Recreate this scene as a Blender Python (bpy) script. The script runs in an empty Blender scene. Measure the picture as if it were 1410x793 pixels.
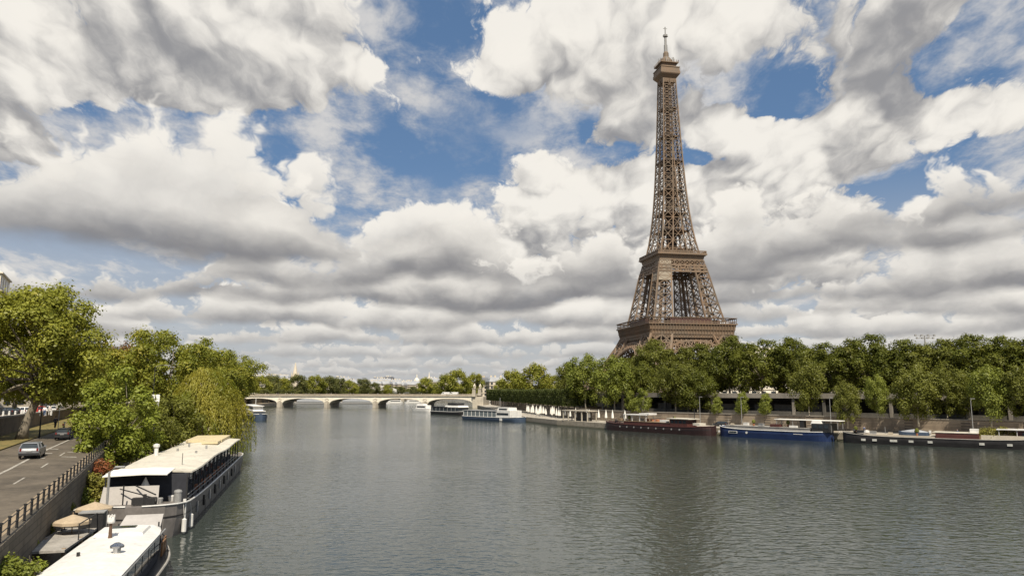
import bpy, bmesh, math, random
import numpy as np
from mathutils import Vector, Matrix

R = math.radians
scene = bpy.context.scene
col = scene.collection
rng = np.random.default_rng(7)
random.seed(7)

# ------------------------------------------------------------------ camera
CAM_H = 12.2          # metres above the river
FPX = 1015.0          # focal length in photograph pixels (1410 px wide)
PITCH = R(7.95)
cam_data = bpy.data.cameras.new('camera')
cam = bpy.data.objects.new('camera', cam_data)
col.objects.link(cam)
cam.location = (0, 0, CAM_H)
cam.rotation_euler = (R(90) + PITCH, 0, 0)
cam_data.sensor_width = 36
cam_data.lens = FPX / 1410 * 36
cam_data.clip_start = 0.5
cam_data.clip_end = 30000
scene.camera = cam

CT, ST = math.cos(PITCH), math.sin(PITCH)
def ray(px, py):
    u, v = (px - 705) / FPX, (396.5 - py) / FPX
    return Vector((u, CT - v * ST, ST + v * CT))
def at_z(px, py, z):
    """the point of the picture at height z"""
    d = ray(px, py); t = (z - CAM_H) / d.z
    return Vector((d.x * t, d.y * t, z))
def at_d(px, py, D):
    """the point of the picture at depth D"""
    d = ray(px, py); t = D / d.y
    return Vector((d.x * t, D, CAM_H + d.z * t))

# ------------------------------------------------------------------ light
SUN_AZ, SUN_EL = R(170), R(53)      # clockwise from the view direction
sd = bpy.data.lights.new('sun', 'SUN')
sd.energy = 5.0; sd.angle = R(0.6); sd.color = (1.0, 0.90, 0.74)
sun = bpy.data.objects.new('sun', sd); col.objects.link(sun)
sv = Vector((math.sin(SUN_AZ) * math.cos(SUN_EL), math.cos(SUN_AZ) * math.cos(SUN_EL), math.sin(SUN_EL)))
sun.rotation_euler = sv.to_track_quat('Z', 'Y').to_euler()
sun.location = sv * 300

scene.view_settings.view_transform = 'Standard'
scene.view_settings.look = 'None'
scene.view_settings.exposure = 0.30
scene.view_settings.gamma = 1.0
scene.cycles.use_denoising = True
scene.cycles.max_bounces = 5
scene.cycles.diffuse_bounces = 2
scene.cycles.glossy_bounces = 2
scene.cycles.transmission_bounces = 2
scene.cycles.transparent_max_bounces = 4
scene.cycles.sample_clamp_indirect = 4.0

# ------------------------------------------------------------------ node helper
class S:
    """a socket with arithmetic"""
    def __init__(s, t, sock): s.t, s.s = t, sock
    def _m(s, op, *a): return math_node(s.t, op, s, *a)
    def __add__(s, o): return s._m('ADD', o)
    def __radd__(s, o): return s._m('ADD', o)
    def __sub__(s, o): return s._m('SUBTRACT', o)
    def __rsub__(s, o): return math_node(s.t, 'SUBTRACT', o, s)
    def __mul__(s, o): return s._m('MULTIPLY', o)
    def __rmul__(s, o): return s._m('MULTIPLY', o)
    def __truediv__(s, o): return s._m('DIVIDE', o)
    def __rtruediv__(s, o): return math_node(s.t, 'DIVIDE', o, s)
    def __neg__(s): return s._m('MULTIPLY', -1.0)
    def abs(s): return s._m('ABSOLUTE')
    def pow(s, e): return s._m('POWER', e)
    def exp(s): return math_node(s.t, 'EXPONENT', s)
    def max(s, o): return s._m('MAXIMUM', o)
    def min(s, o): return s._m('MINIMUM', o)
    def clamp(s): return s.max(0.0).min(1.0)
def plug(t, inp, v):
    if isinstance(v, S): t.links.new(v.s, inp)
    elif v is not None: inp.default_value = v
def math_node(t, op, *a):
    n = t.nodes.new('ShaderNodeMath'); n.operation = op
    for i, v in enumerate(a): plug(t, n.inputs[i], v)
    return S(t, n.outputs[0])
def smooth(t, x, a, b, c=0.0, d=1.0):
    n = t.nodes.new('ShaderNodeMapRange'); n.interpolation_type = 'SMOOTHSTEP'
    for i, v in enumerate((x, a, b, c, d)): plug(t, n.inputs[i], v)
    return S(t, n.outputs[0])
def comb(t, x, y, z):
    n = t.nodes.new('ShaderNodeCombineXYZ')
    for i, v in enumerate((x, y, z)): plug(t, n.inputs[i], v)
    return S(t, n.outputs[0])
def sep(t, v):
    n = t.nodes.new('ShaderNodeSeparateXYZ'); plug(t, n.inputs[0], v)
    return [S(t, o) for o in n.outputs]
def noise(t, vec, scale=1.0, detail=2.0, rough=0.5, dist=0.0, dims='3D', w=None, out=0, lac=2.0):
    n = t.nodes.new('ShaderNodeTexNoise'); n.noise_dimensions = dims
    if vec is not None: plug(t, n.inputs['Vector'], vec)
    if w is not None: plug(t, n.inputs['W'], w)
    n.inputs['Scale'].default_value = scale; n.inputs['Detail'].default_value = detail
    n.inputs['Roughness'].default_value = rough; n.inputs['Distortion'].default_value = dist
    n.inputs['Lacunarity'].default_value = lac
    return S(t, n.outputs[out])
def mix(t, f, a, b):
    n = t.nodes.new('ShaderNodeMix'); n.data_type = 'RGBA'
    plug(t, n.inputs[0], f)
    for i, v in ((6, a), (7, b)):
        if isinstance(v, S): t.links.new(v.s, n.inputs[i])
        else: n.inputs[i].default_value = (*v, 1) if len(v) == 3 else v
    return S(t, n.outputs[2])
def vmath(t, op, a, b=None, scale=None):
    n = t.nodes.new('ShaderNodeVectorMath'); n.operation = op
    plug(t, n.inputs[0], a)
    if b is not None: plug(t, n.inputs[1], b)
    if scale is not None: plug(t, n.inputs['Scale'], scale)
    return S(t, n.outputs[0])
# ------------------------------------------------------------------ sky
world = bpy.data.worlds.new('World'); scene.world = world
world.use_nodes = True
wt = world.node_tree; wt.nodes.clear()

def sky_angles(px, py):
    d = ray(px, py).normalized()
    return math.atan2(d.x, d.y), d.z

# where the cloud field is thick (+) or open (-): photograph position, spread, strength
COVER = [
    (240, 268, 230, 55, .40), (430, 305, 90, 45, .26), (60, 310, 120, 60, .24), (270, 345, 160, 22, .12),   # the long bank on the left
    (200, 50, 300, 75, .34), (420, 90, 120, 50, .22), (40, 130, 160, 50, .2), (5, 190, 35, 22, .3),
    (540, 203, 48, 14, .40), (540, 160, 24, 13, .30), (700, 110, 60, 30, .12),
    (800, 80, 110, 70, .34), (1180, 50, 140, 80, .42), (1180, 150, 50, 40, .18), (1270, 155, 40, 18, .25),
    (990, 155, 40, 18, .25), (1090, 185, 110, 30, .22), (1330, 160, 100, 20, .18),
    (760, 340, 160, 60, .24), (1130, 310, 260, 60, .20), (1000, 260, 200, 40, .22), (1330, 330, 150, 60, .16),
    (650, 340, 70, 40, .2), (820, 250, 140, 25, .2), (440, 420, 600, 60, .24), (1200, 440, 400, 70, .2), (-100, 420, 300, 80, .2),
    (620, 190, 75, 70, -.40), (590, 270, 50, 40, -.34), (600, 100, 60, 60, -.12), (570, 25, 50, 30, -.22),
    (220, 185, 110, 22, -.36), (420, 195, 90, 18, -.3), (340, 150, 60, 20, -.10), (745, 165, 55, 28, -.34),
    (1000, 105, 55, 38, -.34), (1095, 140, 45, 25, -.3), (1270, 115, 35, 45, -.36), (1370, 45, 40, 30, -.3),
    (880, 215, 90, 14, -.2), (990, 215, 50, 8, -.2), (1340, 240, 90, 14, -.16), (1220, 255, 60, 10, -.12),
]
def group(name, outs):
    g = bpy.data.node_groups.new(name, 'ShaderNodeTree')
    for n in ('azimuth', 'height'): g.interface.new_socket(n, in_out='INPUT', socket_type='NodeSocketFloat')
    for n in outs: g.interface.new_socket(n, in_out='OUTPUT', socket_type='NodeSocketFloat')
    gi = g.nodes.new('NodeGroupInput'); go = g.nodes.new('NodeGroupOutput')
    return g, S(g, gi.outputs[0]), S(g, gi.outputs[1]), go
def use_group(g, a, e):
    n = wt.nodes.new('ShaderNodeGroup'); n.node_tree = g
    plug(wt, n.inputs[0], a); plug(wt, n.inputs[1], e)
    return [S(wt, o) for o in n.outputs]
HOR = 0.09
def field_coords(t, a, e):
    z = e.max(-0.03) + HOR
    return a * 1.9 / z.pow(0.5), math_node(t, 'LOGARITHM', z, math.e)
def cloud_density_group(fine):
    g, a, e, go = group('cloud_density', ('density', 'shape'))
    qx, qy = field_coords(g, a, e)
    q = comb(g, qx * 1.30, qy * 1.75, 3.7)
    n1 = noise(g, q, 1.1, 1.0, 0.5)                        # big shapes
    n2 = noise(g, q, 2.9, 1.0, 0.45)                       # billows
    n3 = noise(g, q, 6.6, 1.0, 0.45)
    b2 = (n2 * 2.0 - 1.0).abs()
    b3 = (n3 * 2.0 - 1.0).abs()
    sh = n1 * 1.0 + b2 * .50 + b3 * .22
    if fine:
        n4 = noise(g, q, 14.0, 4.0, 0.6)
        b4 = (n4 * 2.0 - 1.0).abs()
        g.links.new((sh + b4 * .20).s, go.inputs[0])
    g.links.new(sh.s, go.inputs[1])
    return g
def cloud_cover_group():
    g, a, e, go = group('cloud_cover', ('cover',))
    bias = None
    for (px, py, sx, sy, k) in COVER:
        ca, ce = sky_angles(px, py)
        ia = FPX / sx * math.cos(math.asin(ce)); ie = FPX / sy
        u = a * ia - ca * ia; v = e * ie - ce * ie
        w = (u * u + v * v) * -0.5
        w = w.exp() * k
        bias = w if bias is None else bias + w
    g.links.new(bias.s, go.inputs[0])
    return g
def cumulus_group():
    """one rank of heaped clouds on a common level: flat shaded base, puffy lit top"""
    g = bpy.data.node_groups.new('cumulus_rank', 'ShaderNodeTree')
    for n in ('azimuth', 'height', 'base', 'thickness', 'frequency', 'seed', 'threshold'): g.interface.new_socket(n, in_out='INPUT', socket_type='NodeSocketFloat')
    for n in ('alpha', 'light'): g.interface.new_socket(n, in_out='OUTPUT', socket_type='NodeSocketFloat')
    gi = g.nodes.new('NodeGroupInput'); go = g.nodes.new('NodeGroupOutput')
    a, e, b_, h, f, sd_, th = [S(g, o) for o in gi.outputs[:7]]
    def dens_(e_, fine):
        q = comb(g, a * f, e_ * f * 1.15, sd_)
        n1 = noise(g, q, .55, 1.0, .5)
        n2 = (noise(g, q, 1.5, 1.0, .5) * 2.0 - 1.0).abs()
        d = n1 + n2 * .42
        if fine: d = d + (noise(g, q, 3.6, 4.0, .58) * 2.0 - 1.0).abs() * .30
        else: d = d + .055
        t_ = (e_ - b_) / h
        return d - t_.max(0.0) * .42, t_
    wob = (noise(g, comb(g, a * f, sd_, 0.0), 0.9, 2.0, .5) - .5) * h * .75
    d0, t0 = dens_(e, True)
    d2, t2 = dens_(e + h * .16, False)
    wisp = (noise(g, comb(g, a * f, e * f * 3.0, sd_ + 5.0), 3.0, 3.0, .6) - .5) * .12
    tb = (e - b_ - wob) / h + wisp
    lo = smooth(g, tb, -.05, .13)
    al = smooth(g, d0, th, th + .075) * lo
    up2 = (d2 - th).max(-.15).min(.45)
    li = .90 + tb.max(0.0).min(1.1) * .40 - up2 * 1.5 - (d2 - d0) * 1.15 - smooth(g, tb, .50, .0) * .58
    g.links.new(al.s, go.inputs[0]); g.links.new(li.s, go.inputs[1])
    return g
CU = cumulus_group()
def rank(a, e, yb, hpx, wpx, seed, th, cpx=None, spx=None, gain=.35):
    _, zb = sky_angles(705, yb); _, z2 = sky_angles(705, yb - hpx)
    n = wt.nodes.new('ShaderNodeGroup'); n.node_tree = CU
    if cpx is not None:
        ca, _ = sky_angles(cpx, yb); u = (a - ca) * (FPX / spx)
        th = th + gain - (u * u * -.5).exp() * gain
    for i, v in enumerate((a, e, zb, z2 - zb, FPX / wpx, seed, th)): plug(wt, n.inputs[i], v)
    return S(wt, n.outputs[0]), S(wt, n.outputs[1])
CG, CGS = cloud_density_group(True), cloud_density_group(False); CC = cloud_cover_group()

tc = wt.nodes.new('ShaderNodeTexCoord')
dx, dy, dz = sep(wt, S(wt, tc.outputs['Generated']))
az = math_node(wt, 'ARCTAN2', dx, dy)
zc = dz.max(-0.03) + HOR
fx, fy = field_coords(wt, az, dz)
# edges of the clouds are pushed about by fine turbulence
wn = noise(wt, comb(wt, fx, fy * 2.0, 0.0), 5.0, 2.0, 0.6, out=1)
wx, wy, wz = sep(wt, wn)
az2 = az + (wx - 0.5) * zc * 0.11
el2 = dz + (wy - 0.5) * zc * 0.055
dn0, sh0 = use_group(CG, az2, el2)
dn1, sh1 = use_group(CG, az2 + zc * 0.02, el2 + zc * 0.035)
_, sh2 = use_group(CGS, az2 + zc * 0.04, el2 + zc * 0.10)
_, sh3 = use_group(CGS, az2 + zc * 0.06, el2 + zc * 0.20)
cv0, = use_group(CC, az2, el2)
cv1, = use_group(CC, az2, el2 + zc * 0.17)
TH = 0.79
low = smooth(wt, dz, 0.19, 0.31, -.40, 0.0) - smooth(wt, az, -.28, -.10, .3, 0.0) * smooth(wt, dz, .36, .30)
d0 = dn0 + cv0 + low
s0 = sh0 + cv0
alpha = smooth(wt, d0, TH - .03, TH + .065)
s2 = sh2 + cv1 * .6 + cv0 * .4
s3 = sh3 + cv1
above = (s2 - TH + .10).max(0.0).min(.35) * .5 + (s3 - TH + .10).max(0.0).min(.35) * .7
light = 1.10 - (dn1 - dn0) * 1.7 - (sh1 - sh0) * 1.2 - (s2 - s0) * 0.9 - above * 1.25
for (px, py, sx, sy, k) in ((1180, 45, 120, 60, .55), (1130, 110, 60, 40, .2), (180, 120, 240, 40, .15), (60, 150, 120, 30, .1), (520, 90, 60, 30, .15), (860, 120, 60, 25, .2)):
    ca, ce = sky_angles(px, py)
    u_, v_ = (az - ca) * (FPX / sx), (dz - ce) * (FPX / sy)
    light = light - ((u_ * u_ + v_ * v_) * -.5).exp() * k
light = smooth(wt, light, -0.12, 1.48)
shade = mix(wt, light, (3.0, 2.97, 3.05), (9.0, 8.6, 7.9))
# thin high veil
vn = noise(wt, comb(wt, fx * 1.25 + (wx - .5) * .10, fy * 2.6 + (wy - .5) * .10, 9.0), 1.9, 6.0, 0.64)
veil = smooth(wt, vn, .41, .63) * smooth(wt, cv0, -.34, .02, .22, 1.0) * .88
veil = veil.max(smooth(wt, dz, .30, .10, 0.0, .6))
sky = wt.nodes.new('ShaderNodeTexSky')
sky.sky_type = 'NISHITA'; sky.sun_disc = False
sky.sun_elevation = SUN_EL; sky.sun_rotation = SUN_AZ
sky.altitude = 100; sky.air_density = 1.0; sky.dust_density = 0.6; sky.ozone_density = 2.0
sky_c = S(wt, sky.outputs[0])
sky_c = mix(wt, 0.55, sky_c, (0.95, 1.95, 3.7))
base = mix(wt, veil, sky_c, mix(wt, smooth(wt, vn, .45, .75), (5.2, 5.25, 5.4), (7.6, 7.3, 6.9)))
DARK, LIT = (2.3, 2.28, 2.4), (9.0, 8.6, 7.9)
cl = mix(wt, alpha * 0.97, base, shade)
for r_ in ((517, 18, 34, 1.3, .42), (507, 26, 50, 2.7, .38), (493, 38, 70, 3.1, .34), (474, 54, 96, 4.9, .32), (452, 74, 124, 5.2, .31),
           (426, 92, 150, 6.4, .33), (398, 112, 170, 7.7, .33, 720, 380), (372, 120, 180, 8.8, .40, 1180, 280), (335, 110, 190, 3.3, .44, 1280, 220),
           (371, 150, 230, 2.2, .12, 400, 110, .8), (373, 165, 250, 9.6, .08, 130, 230, .75)):
    al_, li_ = rank(az2, el2, *r_)
    if r_[0] > 440: li_ = li_ + .22
    cl = mix(wt, al_ * (.96 if r_[0] < 480 else .8), cl, mix(wt, smooth(wt, li_, -.12, 1.44), DARK, LIT))
hz = smooth(wt, dz, 0.0, 0.13, 0.66, 0.0)
cl = mix(wt, hz, cl, (5.2, 5.1, 5.0))
gn = smooth(wt, dz, -0.03, -0.005)
cl = mix(wt, gn, (1.2, 1.15, 1.0), cl)
bg = wt.nodes.new('ShaderNodeBackground'); bg.inputs['Strength'].default_value = 0.083
wt.links.new(cl.s, bg.inputs['Color'])
wo = wt.nodes.new('ShaderNodeOutputWorld'); wt.links.new(bg.outputs[0], wo.inputs[0])
world.cycles.sampling_method = 'MANUAL'; world.cycles.sample_map_resolution = 512
# ------------------------------------------------------------------ materials
def new_mat(name):
    m = bpy.data.materials.new(name); m.use_nodes = True
    t = m.node_tree; b = t.nodes['Principled BSDF']
    return m, t, b
def mat(name, c, rough=.7, var=.18, scale=1.0, metal=0.0, bump=0.0, bscale=None, c2=None, spec=.4, streak=0.0):
    """a painted / mineral surface: two scales of wear, an optional second colour and vertical streaks"""
    m, t, b = new_mat(name)
    tc = t.nodes.new('ShaderNodeTexCoord'); P = S(t, tc.outputs['Object'])
    n1 = noise(t, P, scale, 5.0, .62); n2 = noise(t, P, scale * 7.3, 3.0, .6)
    f = smooth(t, n1 * .65 + n2 * .35, .30, .70)
    lo = [x * (1 - var) for x in c]; hi = [min(1, x * (1 + var)) for x in c]
    if c2 is not None: lo = c2
    cc = mix(t, f, lo, hi)
    if streak:
        x, y, z = sep(t, P)
        sn = noise(t, comb(t, x * 2.2, y * 2.2, z * .12), 1.0, 4.0, .6)
        cc = mix(t, smooth(t, sn, .5, .75) * streak, cc, [v * .45 for v in c])
    t.links.new(cc.s, b.inputs['Base Color'])
    r = n2 * .25 + (rough - .125); t.links.new(r.s, b.inputs['Roughness'])
    b.inputs['Metallic'].default_value = metal
    b.inputs['Specular IOR Level'].default_value = spec
    if bump:
        bn = t.nodes.new('ShaderNodeBump'); bn.inputs['Strength'].default_value = bump; bn.inputs['Distance'].default_value = .05
        h = noise(t, P, bscale or scale * 9, 4.0, .6)
        t.links.new(h.s, bn.inputs['Height']); t.links.new(bn.outputs[0], b.inputs['Normal'])
    return m
def brick_mat(name, c1, c2, mortar, bw, bh, rough=.85, turn=False):
    """coursed stone"""
    m, t, b = new_mat(name)
    tc = t.nodes.new('ShaderNodeTexCoord'); P = S(t, tc.outputs['Object'])
    x, y, z = sep(t, P)
    n = t.nodes.new('ShaderNodeTexBrick')
    plug(t, n.inputs['Vector'], comb(t, x + y * .9, z, 0.0))
    n.inputs['Scale'].default_value = 1.0
    n.inputs['Brick Width'].default_value = bw; n.inputs['Row Height'].default_value = bh
    n.inputs['Mortar Size'].default_value = .03; n.inputs['Bias'].default_value = 0
    n.inputs['Color1'].default_value = (*c1, 1); n.inputs['Color2'].default_value = (*c2, 1); n.inputs['Mortar'].default_value = (*mortar, 1)
    st = noise(t, comb(t, x * .5, y * .5, z * .25), 1.0, 6.0, .65)
    cc = mix(t, smooth(t, st, .42, .72) * .6, S(t, n.outputs[0]), [v * .4 for v in c1])
    cc = mix(t, smooth(t, z + st * .9, 1.25, .55) * .8, cc, (.045, .05, .028))          # weed along the water line
    t.links.new(cc.s, b.inputs['Base Color']); b.inputs['Roughness'].default_value = rough
    return m
def leaf_mat(name, c1, c2, c3=None, f3=.0, trans=.28):
    m = bpy.data.materials.new(name); m.use_nodes = True
    t = m.node_tree; t.nodes.clear()
    g = t.nodes.new('ShaderNodeNewGeometry'); oi = t.nodes.new('ShaderNodeObjectInfo')
    tc = t.nodes.new('ShaderNodeTexCoord')
    r = S(t, g.outputs['Random Per Island']); o = S(t, oi.outputs['Random'])
    n = noise(t, S(t, tc.outputs['Object']), .35, 3.0, .6)
    f = (r * .55 + smooth(t, n, .3, .7) * .55 + o * .35 - .2).clamp()
    cc = mix(t, f, c1, c2)
    if c3 is not None:
        n3 = noise(t, S(t, tc.outputs['Object']), .22, 3.0, .6)
        cc = mix(t, smooth(t, n3 + r * .15, .6 - f3, .8 - f3), cc, c3)
    d = t.nodes.new('ShaderNodeBsdfDiffuse'); tr = t.nodes.new('ShaderNodeBsdfTranslucent'); gl = t.nodes.new('ShaderNodeBsdfGlossy')
    t.links.new(cc.s, d.inputs[0])
    tcn = mix(t, .5, cc, (c2[0] * 1.6, c2[1] * 1.5, c2[2] * .5)); t.links.new(tcn.s, tr.inputs[0])
    gl.inputs['Roughness'].default_value = .45; gl.inputs[0].default_value = (.8, .8, .8, 1)
    ms = t.nodes.new('ShaderNodeMixShader'); ms.inputs[0].default_value = trans
    t.links.new(d.outputs[0], ms.inputs[1]); t.links.new(tr.outputs[0], ms.inputs[2])
    m2 = t.nodes.new('ShaderNodeMixShader'); m2.inputs[0].default_value = .015
    t.links.new(ms.outputs[0], m2.inputs[1]); t.links.new(gl.outputs[0], m2.inputs[2])
    out = t.nodes.new('ShaderNodeOutputMaterial'); t.links.new(m2.outputs[0], out.inputs[0])
    return m
def glass_mat(name, c=(.02, .025, .03), rough=.06):
    m, t, b = new_mat(name)
    tc = t.nodes.new('ShaderNodeTexCoord')
    n = noise(t, S(t, tc.outputs['Object']), 1.3, 3.0, .6)
    cc = mix(t, n, c, [v * 2.2 for v in c]); t.links.new(cc.s, b.inputs['Base Color'])
    b.inputs['Roughness'].default_value = rough; b.inputs['Specular IOR Level'].default_value = .7
    return m

# ------------------------------------------------------------------ mesh helper
class MB:
    def __init__(s): s.v, s.f = [], []
    def add(s, vs, fs):
        o = len(s.v); s.v.extend([tuple(v) for v in vs]); s.f.extend([tuple(i + o for i in f) for f in fs])
        return s
    def box(s, c, size, rz=0.0, taper=1.0):
        cx, cy, cz = c; a, b, h = size[0] / 2, size[1] / 2, size[2] / 2
        vs = []
        for sz, k in ((-1, 1.0), (1, taper)):
            for sx, sy in ((-1, -1), (1, -1), (1, 1), (-1, 1)):
                x, y = sx * a * k, sy * b * k
                vs.append((cx + x * math.cos(rz) - y * math.sin(rz), cy + x * math.sin(rz) + y * math.cos(rz), cz + sz * h))
        return s.add(vs, [(3, 2, 1, 0), (4, 5, 6, 7), (0, 1, 5, 4), (1, 2, 6, 5), (2, 3, 7, 6), (3, 0, 4, 7)])
    def beam(s, p, q, w, h=None, up=(0, 0, 1)):
        p, q = Vector(p), Vector(q); d = q - p
        if d.length < 1e-6: return s
        d.normalize(); h = h or w
        u = Vector(up)
        if abs(d.dot(u)) > .98: u = Vector((1, 0, 0))
        a = d.cross(u).normalized() * (w / 2); b = d.cross(a).normalized() * (h / 2)
        vs = [p - a - b, p + a - b, p + a + b, p - a + b, q - a - b, q + a - b, q + a + b, q - a + b]
        return s.add(vs, [(0, 1, 2, 3), (7, 6, 5, 4), (1, 0, 4, 5), (2, 1, 5, 6), (3, 2, 6, 7), (0, 3, 7, 4)])
    def tube(s, pts, rad, n=8, cap=True):
        pts = [Vector(p) for p in pts]
        if not hasattr(rad, '__len__'): rad = [rad] * len(pts)
        rings = []; o = len(s.v)
        for i, p in enumerate(pts):
            d = (pts[min(i + 1, len(pts) - 1)] - pts[max(i - 1, 0)])
            d = d.normalized() if d.length > 1e-9 else Vector((0, 0, 1))
            u = Vector((0, 0, 1)) if abs(d.z) < .9 else Vector((1, 0, 0))
            a = d.cross(u).normalized(); b = d.cross(a).normalized()
            for k in range(n):
                an = 2 * math.pi * k / n
                s.v.append(tuple(p + (a * math.cos(an) + b * math.sin(an)) * rad[i]))
        for i in range(len(pts) - 1):
            for k in range(n):
                k2 = (k + 1) % n
                s.f.append((o + i * n + k, o + i * n + k2, o + (i + 1) * n + k2, o + (i + 1) * n + k))
        if cap:
            s.f.append(tuple(o + k for k in range(n))[::-1]); s.f.append(tuple(o + (len(pts) - 1) * n + k for k in range(n)))
        return s
    def prism(s, poly, z0, z1):
        n = len(poly); z0 = z0 if hasattr(z0, '__len__') else [z0] * n; z1 = z1 if hasattr(z1, '__len__') else [z1] * n
        vs = [(p[0], p[1], z0[i]) for i, p in enumerate(poly)] + [(p[0], p[1], z1[i]) for i, p in enumerate(poly)]
        ar = sum(poly[i][0] * poly[(i + 1) % n][1] - poly[(i + 1) % n][0] * poly[i][1] for i in range(n))
        fs = [tuple(range(n))[::-1], tuple(range(n, 2 * n))] + [(i, (i + 1) % n, n + (i + 1) % n, n + i) for i in range(n)]
        if ar < 0: fs = [f[::-1] for f in fs]
        return s.add(vs, fs)
    def lathe(s, prof, n=12, c=(0, 0, 0)):
        o = len(s.v)
        for r, z in prof:
            for k in range(n):
                a = 2 * math.pi * k / n
                s.v.append((c[0] + r * math.cos(a), c[1] + r * math.sin(a), c[2] + z))
        for i in range(len(prof) - 1):
            for k in range(n):
                k2 = (k + 1) % n
                s.f.append((o + i * n + k, o + i * n + k2, o + (i + 1) * n + k2, o + (i + 1) * n + k))
        s.f.append(tuple(o + k for k in range(n))[::-1]); s.f.append(tuple(o + (len(prof) - 1) * n + k for k in range(n)))
        return s
    def loft(s, rings, closed=True, cap=True):
        o = len(s.v); n = len(rings[0])
        for r in rings: s.v.extend([tuple(p) for p in r])
        m = n if closed else n - 1
        for i in range(len(rings) - 1):
            for k in range(m):
                k2 = (k + 1) % n
                s.f.append((o + i * n + k, o + i * n + k2, o + (i + 1) * n + k2, o + (i + 1) * n + k))
        if cap:
            s.f.append(tuple(o + k for k in range(n))[::-1]); s.f.append(tuple(o + (len(rings) - 1) * n + k for k in range(n)))
        return s
    def build(s, name, m, parent=None, smooth_=False, bevel=0.0, fix=False):
        me = bpy.data.meshes.new(name); me.from_pydata(s.v, [], s.f)
        if fix:
            bm = bmesh.new(); bm.from_mesh(me); bmesh.ops.recalc_face_normals(bm, faces=bm.faces); bm.to_mesh(me); bm.free()
        me.materials.append(m)
        if smooth_: me.shade_smooth()
        o = bpy.data.objects.new(name, me); col.objects.link(o)
        if parent is not None: o.parent = parent
        if bevel:
            md = o.modifiers.new('bevel', 'BEVEL'); md.width = bevel; md.segments = 2; md.limit_method = 'ANGLE'
        return o
def tag(o, label=None, cat=None, group=None, kind=None):
    if label: o['label'] = label
    if cat: o['category'] = cat
    if group: o['group'] = group
    if kind: o['kind'] = kind
    return o
def thing(name, label, cat, loc=(0, 0, 0), rz=0.0, group=None):
    o = bpy.data.objects.new(name, None); col.objects.link(o)
    o.location = loc; o.rotation_euler = (0, 0, rz); o.empty_display_size = .5
    return tag(o, label, cat, group)
def copy_tree(o, parent=None):
    c = o.copy(); col.objects.link(c)
    if parent is not None: c.parent = parent
    for ch in list(o.children): copy_tree(ch, c)
    return c
def structure(name, mb, m, **k):
    o = mb.build(name, m, **k); o['kind'] = 'structure'
    return o

# ------------------------------------------------------------------ palette
M = {}
M['stone'] = mat('stone_pale', (.42, .38, .31), .85, .2, .25, bump=.3, streak=.5)
M['bridge'] = mat('bridge_stone', (.72, .68, .57), .85, .15, .2, streak=.3)
M['quay'] = brick_mat('quay_stone', (.30, .265, .205), (.36, .32, .25), (.16, .14, .11), 1.3, .45)
M['rubble'] = brick_mat('rubble_stone', (.23, .18, .13), (.33, .27, .2), (.12, .1, .08), .7, .35)
M['paving'] = mat('paving', (.36, .33, .28), .9, .2, .3, bump=.2)
M['asphalt'] = mat('asphalt', (.108, .090, .068), .9, .42, .22, bump=.3, bscale=20)
M['paint_line'] = mat('road_paint', (.36, .34, .30), .8, .35, 1.6, c2=(.17, .155, .13))
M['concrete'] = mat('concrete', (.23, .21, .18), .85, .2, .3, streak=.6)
M['dark_concrete'] = mat('deep_grey_concrete', (.09, .085, .075), .9, .3, .3)  # much darker grey than the plain concrete
M['earth'] = mat('earth', (.13, .105, .07), .95, .3, .3)
M['grass'] = mat('dry_grass', (.17, .125, .045), .95, .35, .5, c2=(.09, .09, .03))
M['iron'] = mat('tower_iron', (.130, .109, .086), .6, .2, .10, spec=.3, c2=(.225, .150, .096))  # second colour puts the orange of sunlit iron into the paint
M['iron_dark'] = mat('tower_iron_shaded', (.065, .046, .034), .65, .2, .1)  # shade inside the tower put into the colour of its core
M['black_metal'] = mat('black_metal', (.025, .025, .026), .5, .3, 2.0)
M['grey_metal'] = mat('grey_metal', (.26, .26, .255), .5, .2, 1.5)
M['white_paint'] = mat('white_paint', (.66, .65, .62), .5, .12, .7, streak=.30)
M['cream_paint'] = mat('cream_paint', (.58, .545, .46), .6, .16, .5, streak=.3)
M['canvas'] = mat('white_canvas', (.78, .76, .70), .85, .06, 2.0)
M['tan_canvas'] = mat('tan_canvas', (.40, .32, .22), .9, .15, 1.2)
M['grey_canvas'] = mat('grey_canvas', (.40, .38, .36), .9, .12, .8)
M['hull_grey'] = mat('grey_hull', (.17, .155, .145), .55, .18, .5, streak=.5)
M['hull_black'] = mat('black_hull', (.022, .021, .022), .45, .3, .5)
M['hull_red'] = mat('dark_red_hull', (.036, .019, .019), .5, .25, .5, streak=.4)
M['hull_blue'] = mat('blue_hull', (.016, .032, .095), .45, .2, .5, streak=.3)
M['hull_navy'] = mat('navy_hull', (.05, .075, .12), .5, .2, .5)
M['wood'] = mat('deck_wood', (.26, .19, .12), .8, .25, 1.5)
M['wood_brown'] = mat('varnished_wood', (.22, .11, .045), .5, .3, 2.0)
M['deck_grey'] = mat('deck_grey', (.30, .285, .26), .85, .2, .7)
M['red_wood'] = mat('oxblood_paint', (.075, .026, .022), .6, .2, 1.0)
M['rope'] = mat('rope', (.3, .26, .2), .9)
M['bark'] = mat('bark', (.13, .11, .085), .9, .4, .6, c2=(.22, .195, .15))
M['bark_pale'] = mat('pale_bark', (.34, .30, .23), .9, .3, .6)
M['glass'] = glass_mat('dark_glass')
M['glass_boat'] = glass_mat('boat_glass', (.10, .115, .12), .12)
M['facade'] = mat('facade_stone', (.56, .50, .40), .85, .15, .08, streak=.2)
M['facade_pale'] = mat('facade_pale', (.68, .63, .53), .85, .12, .08)
M['slate'] = mat('slate_roof', (.14, .145, .16), .7, .2, .2)
M['zinc'] = mat('zinc_roof', (.33, .345, .37), .6, .15, .2)
M['gold_stone'] = mat('spire_stone', (.66, .58, .40), .8, .1, .1)
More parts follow.
